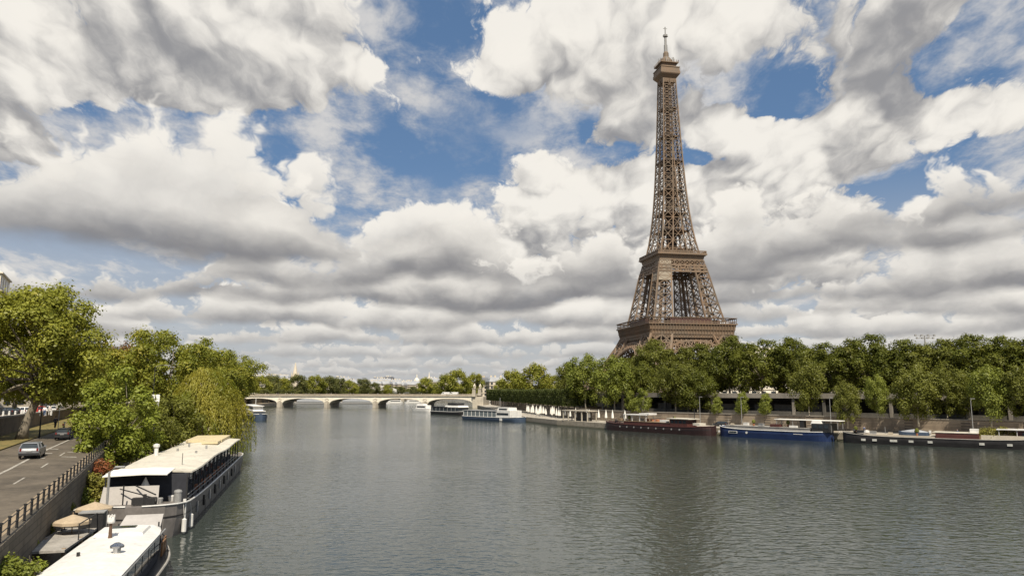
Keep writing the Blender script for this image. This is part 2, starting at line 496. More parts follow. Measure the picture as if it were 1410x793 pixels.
M['rubber'] = mat('rubber', (.02, .02, .02), .8)
M['chrome'] = mat('chrome', (.5, .5, .5), .25, .1, 3.0, metal=1.0)
M['car_silver'] = mat('silver_car_paint', (.30, .31, .325), .3, .05, 1.0, metal=.5)
M['car_dark'] = mat('dark_car_paint', (.025, .028, .032), .3, .1, 1.0)
M['car_white'] = mat('white_car_paint', (.72, .72, .70), .35, .05, 1.0)
M['car_red'] = mat('red_car_paint', (.35, .03, .025), .35, .05, 1.0)
M['lamp_red'] = mat('red_lamp', (.16, .015, .012), .3, .1, 3.0)
M['lamp_clear'] = mat('clear_lamp', (.7, .7, .68), .2, .05, 3.0)
M['port'] = mat('dull_port', (.45, .45, .42), .5, .25, 2.0)
M['skin'] = mat('skin', (.45, .29, .21), .6, .08, 4.0)
M['cloth_dark'] = mat('dark_cloth', (.03, .032, .04), .9, .2, 3.0)
M['cloth_pale'] = mat('pale_cloth', (.5, .48, .45), .9, .15, 3.0)
M['cloth_blue'] = mat('blue_cloth', (.06, .1, .2), .9, .2, 3.0)
M['terracotta'] = mat('terracotta', (.35, .15, .08), .8, .15, 2.0)
M['sign_white'] = mat('sign_white', (.8, .8, .78), .5, .05, 2.0)

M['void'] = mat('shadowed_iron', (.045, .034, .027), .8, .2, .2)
M['sand_paving'] = mat('sand_paving', (.34, .28, .20), .95, .22, .5, bump=.2)
# ------------------------------------------------------------------ setting: river, banks, roads
# water
wm, t, b = new_mat('river_water')
tc = t.nodes.new('ShaderNodeTexCoord'); P = S(t, tc.outputs['Object'])
x, y, z = sep(t, P)
Pw = comb(t, x * .7, y * 1.0, 0.0)
n1 = noise(t, Pw, 1.1, 2.0, .5, dist=.5)
n2 = noise(t, Pw, 1.9, 1.0, .5, dist=.3)
n0 = noise(t, comb(t, x, y * .5, 0.0), .018, 3.0, .55)         # gust patches
gust = smooth(t, n0, .32, .68, .30, 1.25)
h = (n1 * .62 + n2 * .17) * gust
bn = t.nodes.new('ShaderNodeBump'); bn.inputs['Strength'].default_value = 1.0; bn.inputs['Distance'].default_value = .25
t.links.new(h.s, bn.inputs['Height']); t.links.new(bn.outputs[0], b.inputs['Normal'])
cc = mix(t, n0, (.032, .041, .036), (.045, .055, .048)); t.links.new(cc.s, b.inputs['Base Color'])
b.inputs['Roughness'].default_value = .09; b.inputs['IOR'].default_value = 1.33; b.inputs['Specular IOR Level'].default_value = .5
wmb = MB(); wmb.add([(-900, -200, 0), (900, -200, 0), (900, 2600, 0), (-900, 2600, 0)], [(0, 1, 2, 3)])
structure('river_water', wmb, wm)

# one sheet of ground reaching the horizon (below the water inside the river bed)
gmb = MB(); gmb.add([(-16000, -2500, -4), (16000, -2500, -4), (16000, 22000, -4), (-16000, 22000, -4)], [(0, 1, 2, 3)])
structure('ground', gmb, M['earth'])

def offs(poly, d, side):
    """the polyline moved sideways: side +1 = to the right of its direction"""
    out = []
    for i, p in enumerate(poly):
        a = Vector(poly[max(i - 1, 0)]); c = Vector(poly[min(i + 1, len(poly) - 1)])
        t_ = (c - a).normalized(); n = Vector((t_.y, -t_.x)) * side
        out.append((p[0] + n.x * d, p[1] + n.y * d))
    return out
def strip(mb, A, B, zA0, zA1, zB1=None):
    """solid band between polyline A (outer face) and polyline B; top from zA1 to zB1"""
    zB1 = zA1 if zB1 is None else zB1
    n = len(A)
    f = lambda z, i: z[i] if hasattr(z, '__len__') else z
    vs = []
    for i in range(n):
        vs += [(A[i][0], A[i][1], f(zA0, i)), (A[i][0], A[i][1], f(zA1, i)), (B[i][0], B[i][1], f(zB1, i)), (B[i][0], B[i][1], f(zA0, i))]
    fs = []
    for i in range(n - 1):
        o = i * 4
        for k in range(4): fs.append((o + k, o + 4 + k, o + 4 + (k + 1) % 4, o + (k + 1) % 4))
    fs += [(0, 1, 2, 3), tuple(range((n - 1) * 4, n * 4))[::-1]]
    return mb.add(vs, fs)

# --- right bank: lower quay, stone wall, terrace, covered railway gallery, street
EB = Vector((.684, -.729)); NB = Vector((.729, .684)); A0 = Vector((28, 233))
def bank(s, off): p = A0 + EB * s + NB * off; return (p.x, p.y)
RQ = [bank(420, 5.5), bank(230, 5.5), bank(112, 5.5), bank(0, 5.5), (16, 266), (5, 300), (-10, 430), (-27, 556), (-32, 700), (-5, 900), (70, 1120), (220, 1400)]
R_ = lambda d: offs(RQ, d, 1)
m_ = MB(); strip(m_, RQ, R_(12), -4.5, 2.0); structure('lower_quay', m_, M['quay'], fix=True)
m_ = MB(); strip(m_, R_(.35), R_(11.9), 1.9, 2.02); structure('quay_paving', m_, M['paving'], fix=True)
m_ = MB(); strip(m_, R_(12), R_(13), -1.0, 5.4); tag(m_.build('stone_wall', M['rubble'], fix=True), 'long weathered stone retaining wall above the right bank quay behind the barges', 'wall')
m_ = MB(); strip(m_, R_(11.85), R_(13.15), 5.4, 5.62); structure('wall_coping', m_, M['concrete'], fix=True)
m_ = MB(); strip(m_, R_(13), R_(24), -1.0, 5.3); structure('terrace', m_, M['earth'], fix=True)
m_ = MB(); strip(m_, R_(36), R_(70), -1.0, 10.0); structure('street_bank', m_, M['earth'], fix=True)
m_ = MB(); strip(m_, R_(70), R_(1800), -1.0, 8.2); structure('ground_right_bank', m_, M['earth'], fix=True)
# gallery: roof slab, columns, dark back wall
gal = thing('railway_gallery', 'long dark open-sided railway gallery with pale concrete roof edge behind the right bank trees', 'gallery')
GQ = RQ[:6]; G_ = lambda d: offs(RQ, d, 1)[:6]
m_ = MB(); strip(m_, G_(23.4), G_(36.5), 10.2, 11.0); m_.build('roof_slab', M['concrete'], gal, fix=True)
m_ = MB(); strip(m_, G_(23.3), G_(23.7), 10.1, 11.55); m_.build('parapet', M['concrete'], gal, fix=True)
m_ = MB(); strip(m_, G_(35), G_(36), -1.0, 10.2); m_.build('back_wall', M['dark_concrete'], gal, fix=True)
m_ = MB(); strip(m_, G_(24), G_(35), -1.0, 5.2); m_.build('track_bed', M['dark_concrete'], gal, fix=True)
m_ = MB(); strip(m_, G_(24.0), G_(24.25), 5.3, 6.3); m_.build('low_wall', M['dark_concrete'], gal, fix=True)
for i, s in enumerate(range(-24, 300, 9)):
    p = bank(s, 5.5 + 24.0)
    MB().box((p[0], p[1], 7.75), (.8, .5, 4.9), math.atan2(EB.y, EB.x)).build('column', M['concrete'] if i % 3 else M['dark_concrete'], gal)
for s in range(-20, 300, 18):
    for k in (0, 6.5):
        p = bank(s + k, 5.5 + 27); q = bank(s + k + 5.5, 5.5 + 27)
        MB().beam((p[0], p[1], 7.0), (q[0], q[1], 7.0), .3, 2.4).build('inner_screen', M['dark_concrete'], gal)

# --- left bank
LQ = [(-6, -45), (-18.5, 0), (-37.0, 62), (-54, 120), (-112, 310), (-194, 540), (-216, 690), (-200, 860), (-130, 1090), (20, 1400)]
L_ = lambda d: offs(LQ, d, -1)
# expressway edge (right side) and left kerb; the road rises gently away from the camera
def road_z(y): return 4.6 + (min(max(y, -60), 150) - 36.4) * .018
RR = [(-6.5, -10), (-16.5, 15), (-25.3, 36.4), (-32.6, 53), (-39.5, 68.7), (-46.3, 84), (-56, 108), (-68, 140), (-90, 200), (-131, 310), (-213, 540)]
RL = [(-16.5, -14), (-26.5, 12), (-35.5, 33), (-43.5, 52), (-50.5, 69.5), (-58, 86.5), (-68.5, 112), (-80.5, 145), (-102.5, 204), (-143, 314), (-225, 544)]
WL = [(-18, -15), (-28.5, 10), (-38.5, 32), (-49.5, 55), (-60, 78), (-69, 99), (-78.5, 122), (-90, 152), (-109, 207), (-150, 318), (-231, 546)]
RR, RL, WL = offs(RR, .6, -1), offs(RL, .6, -1), offs(WL, .4, -1)
rz = [road_z(p[1]) for p in RR]
m_ = MB(); strip(m_, LQ, L_(9), -4.5, [2.8, 2.8, 2.6, 2.2, 2.0, 2.0, 2.0, 2.0, 2.0, 2.0]); structure('left_quay', m_, M['sand_paving'], fix=True)
m_ = MB(); strip(m_, RR, RL, -1.0, rz); structure('road', m_, M['asphalt'], fix=True)
# inner line points at a share of the road's width
def across(f, z=0.0): return [((1 - f) * a[0] + f * b_[0], (1 - f) * a[1] + f * b_[1]) for a, b_ in zip(RR, RL)]
def densify(poly, step=1.0):
    out = []
    for a, b_ in zip(poly, poly[1:]):
        n = max(1, int(math.hypot(b_[0] - a[0], b_[1] - a[1]) / step))
        out += [(a[0] + (b_[0] - a[0]) * k / n, a[1] + (b_[1] - a[1]) * k / n) for k in range(n)]
    return out + [poly[-1]]
def ribbon(mb, poly, w, lift, on=None, off=0):
    pts = densify(poly); a, b_ = offs(pts, w / 2, 1), offs(pts, w / 2, -1)
    d = 0
    for i in range(len(pts) - 1):
        d += math.hypot(pts[i + 1][0] - pts[i][0], pts[i + 1][1] - pts[i][1])
        if on and (d % (on + off)) > on: continue
        zs = [road_z(pts[i][1]) + lift, road_z(pts[i + 1][1]) + lift]
        mb.add([(*a[i], zs[0]), (*a[i + 1], zs[1]), (*b_[i + 1], zs[1]), (*b_[i], zs[0])], [(0, 1, 2, 3)])
mk = MB()
ribbon(mk, across(.52), .28, .008); ribbon(mk, across(.27), .16, .008, 4, 7)
p = Vector((-45.4, 78.5))
for k in range(3):                                                # the hatched arrow marks in the right lane
    for w_ in (0, 1.0):
        q = p + Vector((-1.5, 3.2)) * k * 1.5 + Vector((-w_ * 2.6, -w_ * 1.1))
        z = road_z(q.y) + .009
        mk.add([(q.x, q.y, z), (q.x - 1.9, q.y + .5, z), (q.x - 2.3, q.y + 1.3, z), (q.x - .4, q.y + .8, z)], [(0, 1, 2, 3)])
structure('road_markings', mk, M['paint_line'])
# pavement with kerb on the river side, parapet wall below it
m_ = MB(); strip(m_, offs(RR, .05, 1), offs(RR, 1.05, 1), -1.0, [z_ + .13 for z_ in rz]); structure('pavement', m_, mat('ochre_pavement', (.27, .21, .14), .95, .2, .6), fix=True)
m_ = MB(); strip(m_, offs(RR, 1.05, 1), offs(RR, 1.5, 1), -1.0, [z_ + .3 for z_ in rz]); tag(m_.build('retaining_wall', brick_mat('brown_kerb_stone', (.105, .088, .064), (.14, .116, .085), (.055, .048, .035), 1.1, .42), fix=True), 'stone retaining wall holding up the riverside road on the left', 'wall')
# verge and upper street
m_ = MB(); strip(m_, offs(RL, .05, -1), WL, -1.0, [z_ + .14 for z_ in rz], [z_ + .3 for z_ in rz]); structure('verge', m_, M['grass'], fix=True)
m_ = MB(); strip(m_, WL, offs(WL, .6, -1), -1.0, 8.35); tag(m_.build('street_wall', mat('brown_wall', (.16, .125, .09), .9, .3, .4, streak=.5), fix=True), 'brown street wall with pale top behind the grass verge on the left', 'wall')
m_ = MB(); strip(m_, offs(WL, -.1, -1), offs(WL, .7, -1), 8.35, 8.6); structure('street_coping', m_, M['concrete'], fix=True)
m_ = MB(); strip(m_, offs(WL, .6, -1), offs(WL, 7, -1), -1.0, 7.95); structure('upper_pavement', m_, M['paving'], fix=True)
m_ = MB(); strip(m_, offs(WL, 7, -1), offs(WL, 30, -1), -1.0, 7.8); structure('upper_road', m_, M['asphalt'], fix=True)
m_ = MB(); strip(m_, offs(WL, 30, -1), offs(WL, 1500, -1), -1.0, 7.9); structure('ground_left_bank', m_, M['earth'], fix=True)
# beyond the bridge: left bank upstream, and the far land closing the valley
FL = [(-232, 546), (-238, 690), (-222, 860), (-150, 1100), (0, 1420)]
m_ = MB(); strip(m_, offs(LQ[5:], 6, -1), offs(LQ[5:], 1500, -1), -1.0, 6.5); structure('ground_upstream', m_, M['earth'], fix=True)
m_ = MB(); m_.prism([(-6000, 1500), (6000, 1500), (9000, 12000), (-9000, 12000)], -2, 6.0); structure('far_land', m_, M['earth'])

# railing along the road
RAILP = densify(offs(RR[:8], 1.28, 1), .5)
rail = thing('guard_railing', 'black metal railing with posts along the riverside edge of the road', 'railing', (RAILP[0][0], RAILP[0][1], 0))
ox, oy = RAILP[0]
m_ = MB()
rp = [(p_[0] - ox, p_[1] - oy, road_z(p_[1]) + .3) for p_ in RAILP]
for hh in (.80, .42):
    m_.tube([(a, b_, c + hh) for a, b_, c in rp[::4]], .028, 6)
m_.build('rails', M['black_metal'], rail)
for i in range(0, len(rp), 4):
    a, b_, c = rp[i]
    MB().box((a, b_, c + .43), (.10, .10, .88)).box((a, b_, c + .9), (.13, .13, .08)).build('post', M['black_metal'], rail)
# ------------------------------------------------------------------ the iron tower
TP = at_d(928, 440, 590); TP.z = 7.5
tower = thing('lattice_tower', 'tall brown iron lattice tower rising behind the trees of the right bank', 'tower', (TP.x, TP.y, 7.5), R(11.5))
def interp(tab, z):
    for (a, b_), (c, d) in zip(tab, tab[1:]):
        if a <= z <= c: return b_ + (d - b_) * (z - a) / (c - a)
    return tab[-1][1] if z > tab[-1][0] else tab[0][1]
OUT = [(0, 62), (14, 54.5), (28, 44.0), (42, 36.2), (50, 32.6), (57, 29.5), (70, 26.6), (84, 23.9), (98, 21.2), (110, 18.6), (116, 16.2),
       (128, 14.0), (142, 12.1), (158, 10.6), (176, 9.4), (196, 8.4), (216, 7.5), (238, 6.7), (258, 6.0), (276, 5.4)]
WID = [(0, 25), (28, 20), (57, 15.5), (84, 12.3), (110, 9.6), (116, 9)]
def leg_section(sx, sy, z):
    o = interp(OUT, z); i = o - interp(WID, z)
    return [Vector((sx * o, sy * o, z)), Vector((sx * i, sy * o, z)), Vector((sx * i, sy * i, z)), Vector((sx * o, sy * i, z))]
def lattice_leg(sx, sy, zs, ch, br, fine):
    mb = MB(); secs = [leg_section(sx, sy, z) for z in zs]
    for a, b_ in zip(secs, secs[1:]):
        for k in range(4):
            k2 = (k + 1) % 4
            mb.beam(a[k], b_[k], ch)
            mb.beam(a[k], b_[k2], br); mb.beam(a[k2], b_[k], br)
            mb.beam(b_[k], b_[k2], br * 1.1)
            if not fine: continue
            # secondary web: mid post and half diagonals
            ma, mb_ = (a[k] + a[k2]) / 2, (b_[k] + b_[k2]) / 2; c = (ma + mb_) / 2
            la, lb = (a[k] + b_[k]) / 2, (a[k2] + b_[k2]) / 2
            mb.beam(la, ma, fine); mb.beam(la, mb_, fine); mb.beam(lb, ma, fine); mb.beam(lb, mb_, fine); mb.beam(la, lb, fine)
            mb.beam(ma, mb_, fine)
        if fine: mb.beam(b_[0], b_[2], fine); mb.beam(b_[1], b_[3], fine)
    return mb
corners = ((-1, -1), (1, -1), (1, 1), (-1, 1))
for sx, sy in corners:
    lattice_leg(sx, sy, [0, 14, 28, 42, 54], 1.7, 1.0, .5).build('lower_leg', M['iron'], tower)
    mb = lattice_leg(sx, sy, [60, 67.3, 74.6, 82, 89.3, 96.6, 104], 1.15, .55, 0)
    # lift shaft inside the leg
    a, b_ = leg_section(sx, sy, 58), leg_section(sx, sy, 112)
    ca, cb = sum(a, Vector()) / 4, sum(b_, Vector()) / 4
    mb.beam(ca, cb, 2.0)
    mb.build('upper_leg', M['iron'], tower)
    MB().box((sx * 50, sy * 50, .8), (28, 28, 3.5), taper=.9).build('masonry_base', M['stone'], tower)
    # sheeted panels at the head of the leg
    if (sx, sy) != (-1, -1): continue
    mb = MB(); zz = [93, 102, 111]
    secs = [leg_section(sx, sy, z) for z in zz]
    mb.loft([[p + Vector((sx * .25, sy * .25, 0)) if True else p for p in s_] for s_ in secs])
    mb.build('panelled_head', mat('sheeting_' + str(sx) + str(sy), (.26, .225, .175) if (sx, sy) == (-1, -1) else (.16, .125, .095), .7, .12, .2), tower, fix=True)
# great arches under the first floor, one on each side
for k in range(4):
    rot = Matrix.Rotation(k * math.pi / 2, 3, 'Z'); mb = MB()
    y0 = -36.5
    def P_(x_, z_):
        o_ = interp(OUT, z_)
        return rot @ Vector((x_, -(o_ - .6), z_))
    N = 26; pts = []
    for i in range(N + 1):
        an = math.pi * i / N
        pts.append((math.cos(an) * 37, 2 + math.sin(an) * 37))
        
    for i in range(N):
        (xa, za), (xb, zb) = pts[i], pts[i + 1]
        s_ = 1.13
        xa2, za2, xb2, zb2 = xa * s_, 2 + (za - 2) * s_, xb * s_, 2 + (zb - 2) * s_
        mb.beam(P_(xa, za), P_(xb, zb), 2.2, 1.3); mb.beam(P_(xa2, za2), P_(xb2, zb2), 1.5, 1.2)
        mb.beam(P_(xa, za), P_(xb2, zb2), .6); mb.beam(P_(xb, zb), P_(xa2, za2), .6); mb.beam(P_(xa, za), P_(xa2, za2), .7)
    # spandrel lattice up to the floor
    for x_ in range(-30, 31, 4):
        zt = 2 + 1.13 * math.sqrt(max(0, 37 ** 2 - (x_ / 1.13) ** 2))
        mb.beam(P_(x_, zt), P_(x_, 44.5), .55)
        if x_ < 30: mb.beam(P_(x_, zt), P_(x_ + 4, 44.5), .45)
    mb.build('arch', M['iron'], tower)
# first floor
H1 = 35.3
def ring_wall(mb, h0, h1, z0, z1, t_=.6):
    """four walls, half-width h0 at z0 and h1 at z1"""
    for k in range(4):
        a = [Vector(c) for c in ((-1, -1), (1, -1), (1, 1), (-1, 1))]
        p, q = a[k], a[(k + 1) % 4]
        i0, i1 = h0 - t_, h1 - t_
        vs = [(p.x * h0, p.y * h0, z0), (q.x * h0, q.y * h0, z0), (q.x * h1, q.y * h1, z1), (p.x * h1, p.y * h1, z1),
              (p.x * i0, p.y * i0, z0), (q.x * i0, q.y * i0, z0), (q.x * i1, q.y * i1, z1), (p.x * i1, p.y * i1, z1)]
        mb.add(vs, [(0, 1, 2, 3), (7, 6, 5, 4), (0, 4, 5, 1), (3, 2, 6, 7)])
def frieze(mb, h0, h1, z0, z1, n, w=.55):
    for k in range(4):
        rot = Matrix.Rotation(k * math.pi / 2, 3, 'Z')
        for i in range(n):
            u0, u1 = -1 + 2 * i / n, -1 + 2 * (i + 1) / n
            a, b_ = rot @ Vector((u0 * h0, -h0, z0)), rot @ Vector((u1 * h0, -h0, z0))
            c, d = rot @ Vector((u0 * h1, -h1, z1)), rot @ Vector((u1 * h1, -h1, z1))
            mb.beam(a, d, w); mb.beam(b_, c, w); mb.beam(a, c, w * 1.1); mb.beam(a, b_, w * 1.6); mb.beam(c, d, w * 1.6)
mb = MB()
ring_wall(mb, 33.6, 34.4, 49.6, 52.6); ring_wall(mb, 34.5, H1, 52.7, 56.6)
mb.box((0, 0, 57), (2 * H1 + 1.6, 2 * H1 + 1.6, .9)); mb.box((0, 0, 52.65), (2 * 34.8, 2 * 34.8, .5))
mb.build('first_floor', M['iron'], tower)
mb = MB(); frieze(mb, 31.6, 33.4, 43.6, 49.6, 16, .75); frieze(mb, 33.2, 33.6, 46.6, 49.5, 30, .4); mb.build('lattice_frieze', M['iron'], tower)
# consoles below the gallery
mb = MB()
for k in range(4):
    rot = Matrix.Rotation(k * math.pi / 2, 3, 'Z')
    for i in range(29):
        u = -33 + i * 66 / 28
        mb.beam(rot @ Vector((u, -33.9, 49.8)), rot @ Vector((u, -35.5, 56.4)), .45, .9)
mb.build('brackets', M['iron'], tower)
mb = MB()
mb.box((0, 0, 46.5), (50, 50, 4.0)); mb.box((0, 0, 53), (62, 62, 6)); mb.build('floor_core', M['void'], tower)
mb = MB()
for k in range(4):
    rot = Matrix.Rotation(k * math.pi / 2, 3, 'Z')
    for i in range(25):
        u = -H1 + i * 2 * H1 / 24
        mb.beam(rot @ Vector((u, -H1, 57.4)), rot @ Vector((u, -H1, 61.4)), .35)
    for zz in (58.6, 61.4): mb.beam(rot @ Vector((-H1, -H1, zz)), rot @ Vector((H1, -H1, zz)), .5)
    mb.beam(rot @ Vector((-H1, -H1, 61.7)), rot @ Vector((H1, -H1, 61.7)), 2.4, .35)
mb.build('gallery_railing', M['iron'], tower)
for k in range(4):
    rot = Matrix.Rotation(k * math.pi / 2, 3, 'Z'); mb = MB()
    c = rot @ Vector((0, -25.5, 59.7)); mb.box(c, (34, 11, 4.6) if k % 2 == 0 else (11, 34, 4.6))
    mb.build('pavilion', mat('pavilion_' + str(k), (.085, .045, .038), .5, .2, .3), tower)
# horizontal belt and hanging truss below the second floor
mb = MB()
frieze(mb, 20.6, 19.4, 100.8, 106, 5, .85); frieze(mb, 19.4, 18.6, 106.4, 110.4, 9, .42)
for k in range(4):
    rot = Matrix.Rotation(k * math.pi / 2, 3, 'Z')
    mb.beam(rot @ Vector((-19.9, -20.4, 103.2)), rot @ Vector((19.9, -20.4, 103.2)), .9)
mb.build('belt_truss', M['iron'], tower)
# second floor
mb = MB()
ring_wall(mb, 18.2, 19.2, 110.6, 114.6); mb.box((0, 0, 112.4), (33, 33, 2.6))
mb.box((0, 0, 115.3), (41.4, 41.4, 1.2)); mb.box((0, 0, 114.3), (39.6, 39.6, .6))
mb.build('second_floor', M['iron'], tower)
mb = MB(); frieze(mb, 20.2, 20.2, 116, 118, 22, .28); mb.build('second_railing', M['iron'], tower)
mb = MB(); mb.box((0, 0, 118.3), (25, 25, 4.6)); mb.box((0, 0, 121), (27, 27, .7)); mb.build('second_pavilion', M['iron'], tower)
# spire
zs = [116]
while zs[-1] < 270: zs.append(zs[-1] + max(4.6, .74 * interp(OUT, zs[-1])))
zs[-1] = 276
mb = MB()
for z0, z1 in zip(zs, zs[1:]):
    o0, o1 = interp(OUT, z0), interp(OUT, z1)
    g0, g1 = max(0.0, .40 - (z0 - 116) / 260) * o0, max(0.0, .40 - (z1 - 116) / 260) * o1
    for k in range(4):
        rot = Matrix.Rotation(k * math.pi / 2, 3, 'Z')
        V0 = [rot @ Vector((u, -o0, z0)) for u in (-o0, -g0, g0, o0)]
        V1 = [rot @ Vector((u, -o1, z1)) for u in (-o1, -g1, g1, o1)]
        w = 1.10 - (z0 - 116) / 420; f_ = .50 - (z0 - 116) / 900
        mb.beam(V0[0], V1[0], w)
        for i in (1, 2): mb.beam(V0[i], V1[i], w * .8)
        mb.beam(V0[0], V1[1], f_); mb.beam(V0[1], V1[0], f_); mb.beam(V0[2], V1[3], f_); mb.beam(V0[3], V1[2], f_)
        if g0 > 1.0: mb.beam(V0[1], V1[2], f_ * .8); mb.beam(V0[2], V1[1], f_ * .8)
        mb.beam(V1[0], V1[3], f_ * 1.15)
        zm, om = (z0 + z1) / 2, interp(OUT, (z0 + z1) / 2)
        mb.beam(rot @ Vector((-om, -om, zm)), rot @ Vector((om, -om, zm)), f_ * .6)
        # inner chords of the legs, seen through the web
        q0, q1 = rot @ Vector((-g0, -g0, z0)), rot @ Vector((-g1, -g1, z1)); mb.beam(q0, q1, w * .8)
        mb.beam(q0, rot @ Vector((-o1, -g1, z1)), f_ * .7)
mb.build('spire', M['iron'], tower)
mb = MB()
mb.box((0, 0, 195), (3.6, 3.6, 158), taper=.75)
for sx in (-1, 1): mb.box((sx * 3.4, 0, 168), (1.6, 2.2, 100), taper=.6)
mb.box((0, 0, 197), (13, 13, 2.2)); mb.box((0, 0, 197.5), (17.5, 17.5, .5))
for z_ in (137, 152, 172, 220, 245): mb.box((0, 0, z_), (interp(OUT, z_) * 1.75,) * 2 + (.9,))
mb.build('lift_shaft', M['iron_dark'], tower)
# summit
mb = MB()
mb.loft([[(x_ * h, y_ * h, z_) for x_, y_ in corners] for h, z_ in ((5.4, 268), (5.9, 271.5), (8.2, 274.6), (8.6, 275.4), (8.6, 277.6), (8.2, 277.7), (8.2, 280.2), (7.2, 280.4))])
mb.box((0, 0, 281), (17.0, 17.0, .7)); mb.box((0, 0, 283.2), (12.4, 12.4, 3.8)); mb.box((0, 0, 285.4), (15.6, 15.6, .7))
for i in range(9):
    for k in range(4):
        p = Matrix.Rotation(k * math.pi / 2, 3, 'Z') @ Vector((-7.6 + i * 1.9, -7.6, 286.6)); mb.box(p, (.35, .35, 2.2))
mb.build('third_floor', M['iron'], tower, fix=True)
mb = MB(); mb.lathe([(5.6, 285.7), (5.4, 288), (4.4, 290.6), (2.8, 292.6), (2.3, 293), (2.3, 296.5), (1.4, 298.2)], 12); mb.build('cupola', M['iron'], tower, smooth_=False)
mb = MB()
rnd = random.Random(3)
for i in range(16):
    an = i * math.pi / 8; r_ = 4.5 + rnd.random() * 3; mb.beam((r_ * math.cos(an), r_ * math.sin(an), 286), (r_ * math.cos(an), r_ * math.sin(an), 289 + rnd.random() * 2.5), .5)
mb.tube([(0, 0, 297), (0, 0, 304), (0, 0, 304.2), (0, 0, 312)], [1.6, 1.6, 1.1, 1.0], 8)
mb.tube([(0, 0, 312), (0, 0, 313.6)], 2.0, 8); mb.tube([(0, 0, 313), (0, 0, 321)], .45, 6)
mb.beam((-2.4, 0, 312.4), (2.4, 0, 312.4), .5); mb.beam((-1.8, 0, 319.5), (1.8, 0, 319.5), .3)
mb.build('antenna', M['grey_metal'], tower)

tower.scale = (1, 1, .968)
# ------------------------------------------------------------------ stone arch bridge
BL, BR = Vector((-212, 586, 0)), Vector((-27, 553, 0))
bd = (BR - BL); BLEN = bd.length; bd.normalize(); bang = math.atan2(bd.y, bd.x)
bridge = thing('arch_bridge', 'pale stone road bridge of five low arches crossing the river', 'bridge', (BL.x, BL.y, 0), bang)
HW = 9.0
PIER, NA = 4.2, 5
SPAN = (BLEN - PIER * (NA - 1)) / NA
mb = MB(); top, sec = 8.3, []
for k in range(NA):
    x0 = k * (SPAN + PIER)
    n = 20
    for i in range(n + 1):
        u = i / n * 2 - 1
        sec.append((x0 + (u + 1) / 2 * SPAN, 3.0 + 3.7 * math.sqrt(max(0.0, 1 - (u * .985) ** 2)) if abs(u) < 1 else 3.0))
for (xa, za), (xb, zb) in zip(sec, sec[1:]):
    if abs(xa - xb) < 1e-6: continue
    mb.add([(xa, -HW, za), (xb, -HW, zb), (xb, -HW, top), (xa, -HW, top), (xa, HW, za), (xb, HW, zb), (xb, HW, top), (xa, HW, top)],
           [(0, 1, 2, 3), (7, 6, 5, 4), (1, 0, 4, 5), (3, 2, 6, 7)])
mb.build('arches', M['bridge'], bridge)
# arch rings standing a little proud of the wall
for k in range(NA):
    mb = MB(); x0 = k * (SPAN + PIER); n = 20; pr = None
    for i in range(n + 1):
        u = (i / n * 2 - 1) * .99; x_ = x0 + (u + 1) / 2 * SPAN; z_ = 3.0 + 3.7 * math.sqrt(1 - (u * .985) ** 2)
        if pr: mb.add([(pr[0], -HW - .12, pr[1]), (x_, -HW - .12, z_), (x_, -HW - .12, z_ + .55), (pr[0], -HW - .12, pr[1] + .55),
                       (pr[0], -HW + .1, pr[1]), (x_, -HW + .1, z_), (x_, -HW + .1, z_ + .55), (pr[0], -HW + .1, pr[1] + .55)], [(0, 1, 2, 3), (1, 0, 4, 5), (3, 2, 6, 7)])
        pr = (x_, z_)
    mb.build('arch_ring', M['facade_pale'], bridge)
for k in range(NA - 1):
    xc = (k + 1) * SPAN + k * PIER + PIER / 2
    mb = MB()
    mb.prism([(xc - PIER / 2, -HW), (xc - PIER / 2, HW), (xc - 1.2, HW + 2), (xc + 1.2, HW + 2), (xc + PIER / 2, HW), (xc + PIER / 2, -HW), (xc + 1.2, -HW - 2.2), (xc - 1.2, -HW - 2.2)], -4, 3.4)
    mb.prism([(xc - 1.9, -HW - .02), (xc + 1.9, -HW - .02), (xc + .9, -HW - 2), (xc - .9, -HW - 2)], 3.4, 4.3)
    mb.build('pier', M['stone'], bridge)
    mb = MB(); mb.box((xc, -HW - .25, 5.9), (1.9, .5, 2.3)); mb.box((xc, -HW - .3, 6.1), (2.9, .4, .8)); mb.build('carved_eagle', M['facade_pale'], bridge)
mb = MB(); mb.box((BLEN / 2, 0, 8.55), (BLEN + 6, 2 * HW + 1.4, .5)); mb.build('cornice', M['stone'], bridge)
for sy in (-1, 1):
    mb = MB()
    mb.box((BLEN / 2, sy * (HW + .2), 8.95), (BLEN, .4, .3)); mb.box((BLEN / 2, sy * (HW + .2), 9.85), (BLEN, .5, .25))
    x_ = .6
    while x_ < BLEN: mb.box((x_, sy * (HW + .2), 9.4), (.45, .3, .7)); x_ += .95
    mb.build('parapet', mat('parapet_stone' + str(sy), (.36, .31, .24), .85, .25, .3), bridge)
mb = MB(); mb.box((BLEN / 2, 0, 8.85), (BLEN + 8, 2 * HW - .4, .1)); mb.build('roadway', M['asphalt'], bridge)
mb = MB(); mb.box((-7, 0, 2), (14, 2 * HW + 8, 12.4)); mb.build('abutment', M['stone'], bridge)
mb = MB(); mb.box((BLEN + 4, 0, 1.9), (8, 2 * HW + 2, 12.4)); mb.build('abutment', M['stone'], bridge)
Bw = lambda x_, y_, z_: tuple(Vector((BL.x, BL.y, 0)) + Matrix.Rotation(bang, 3, 'Z') @ Vector((x_, y_, z_)))

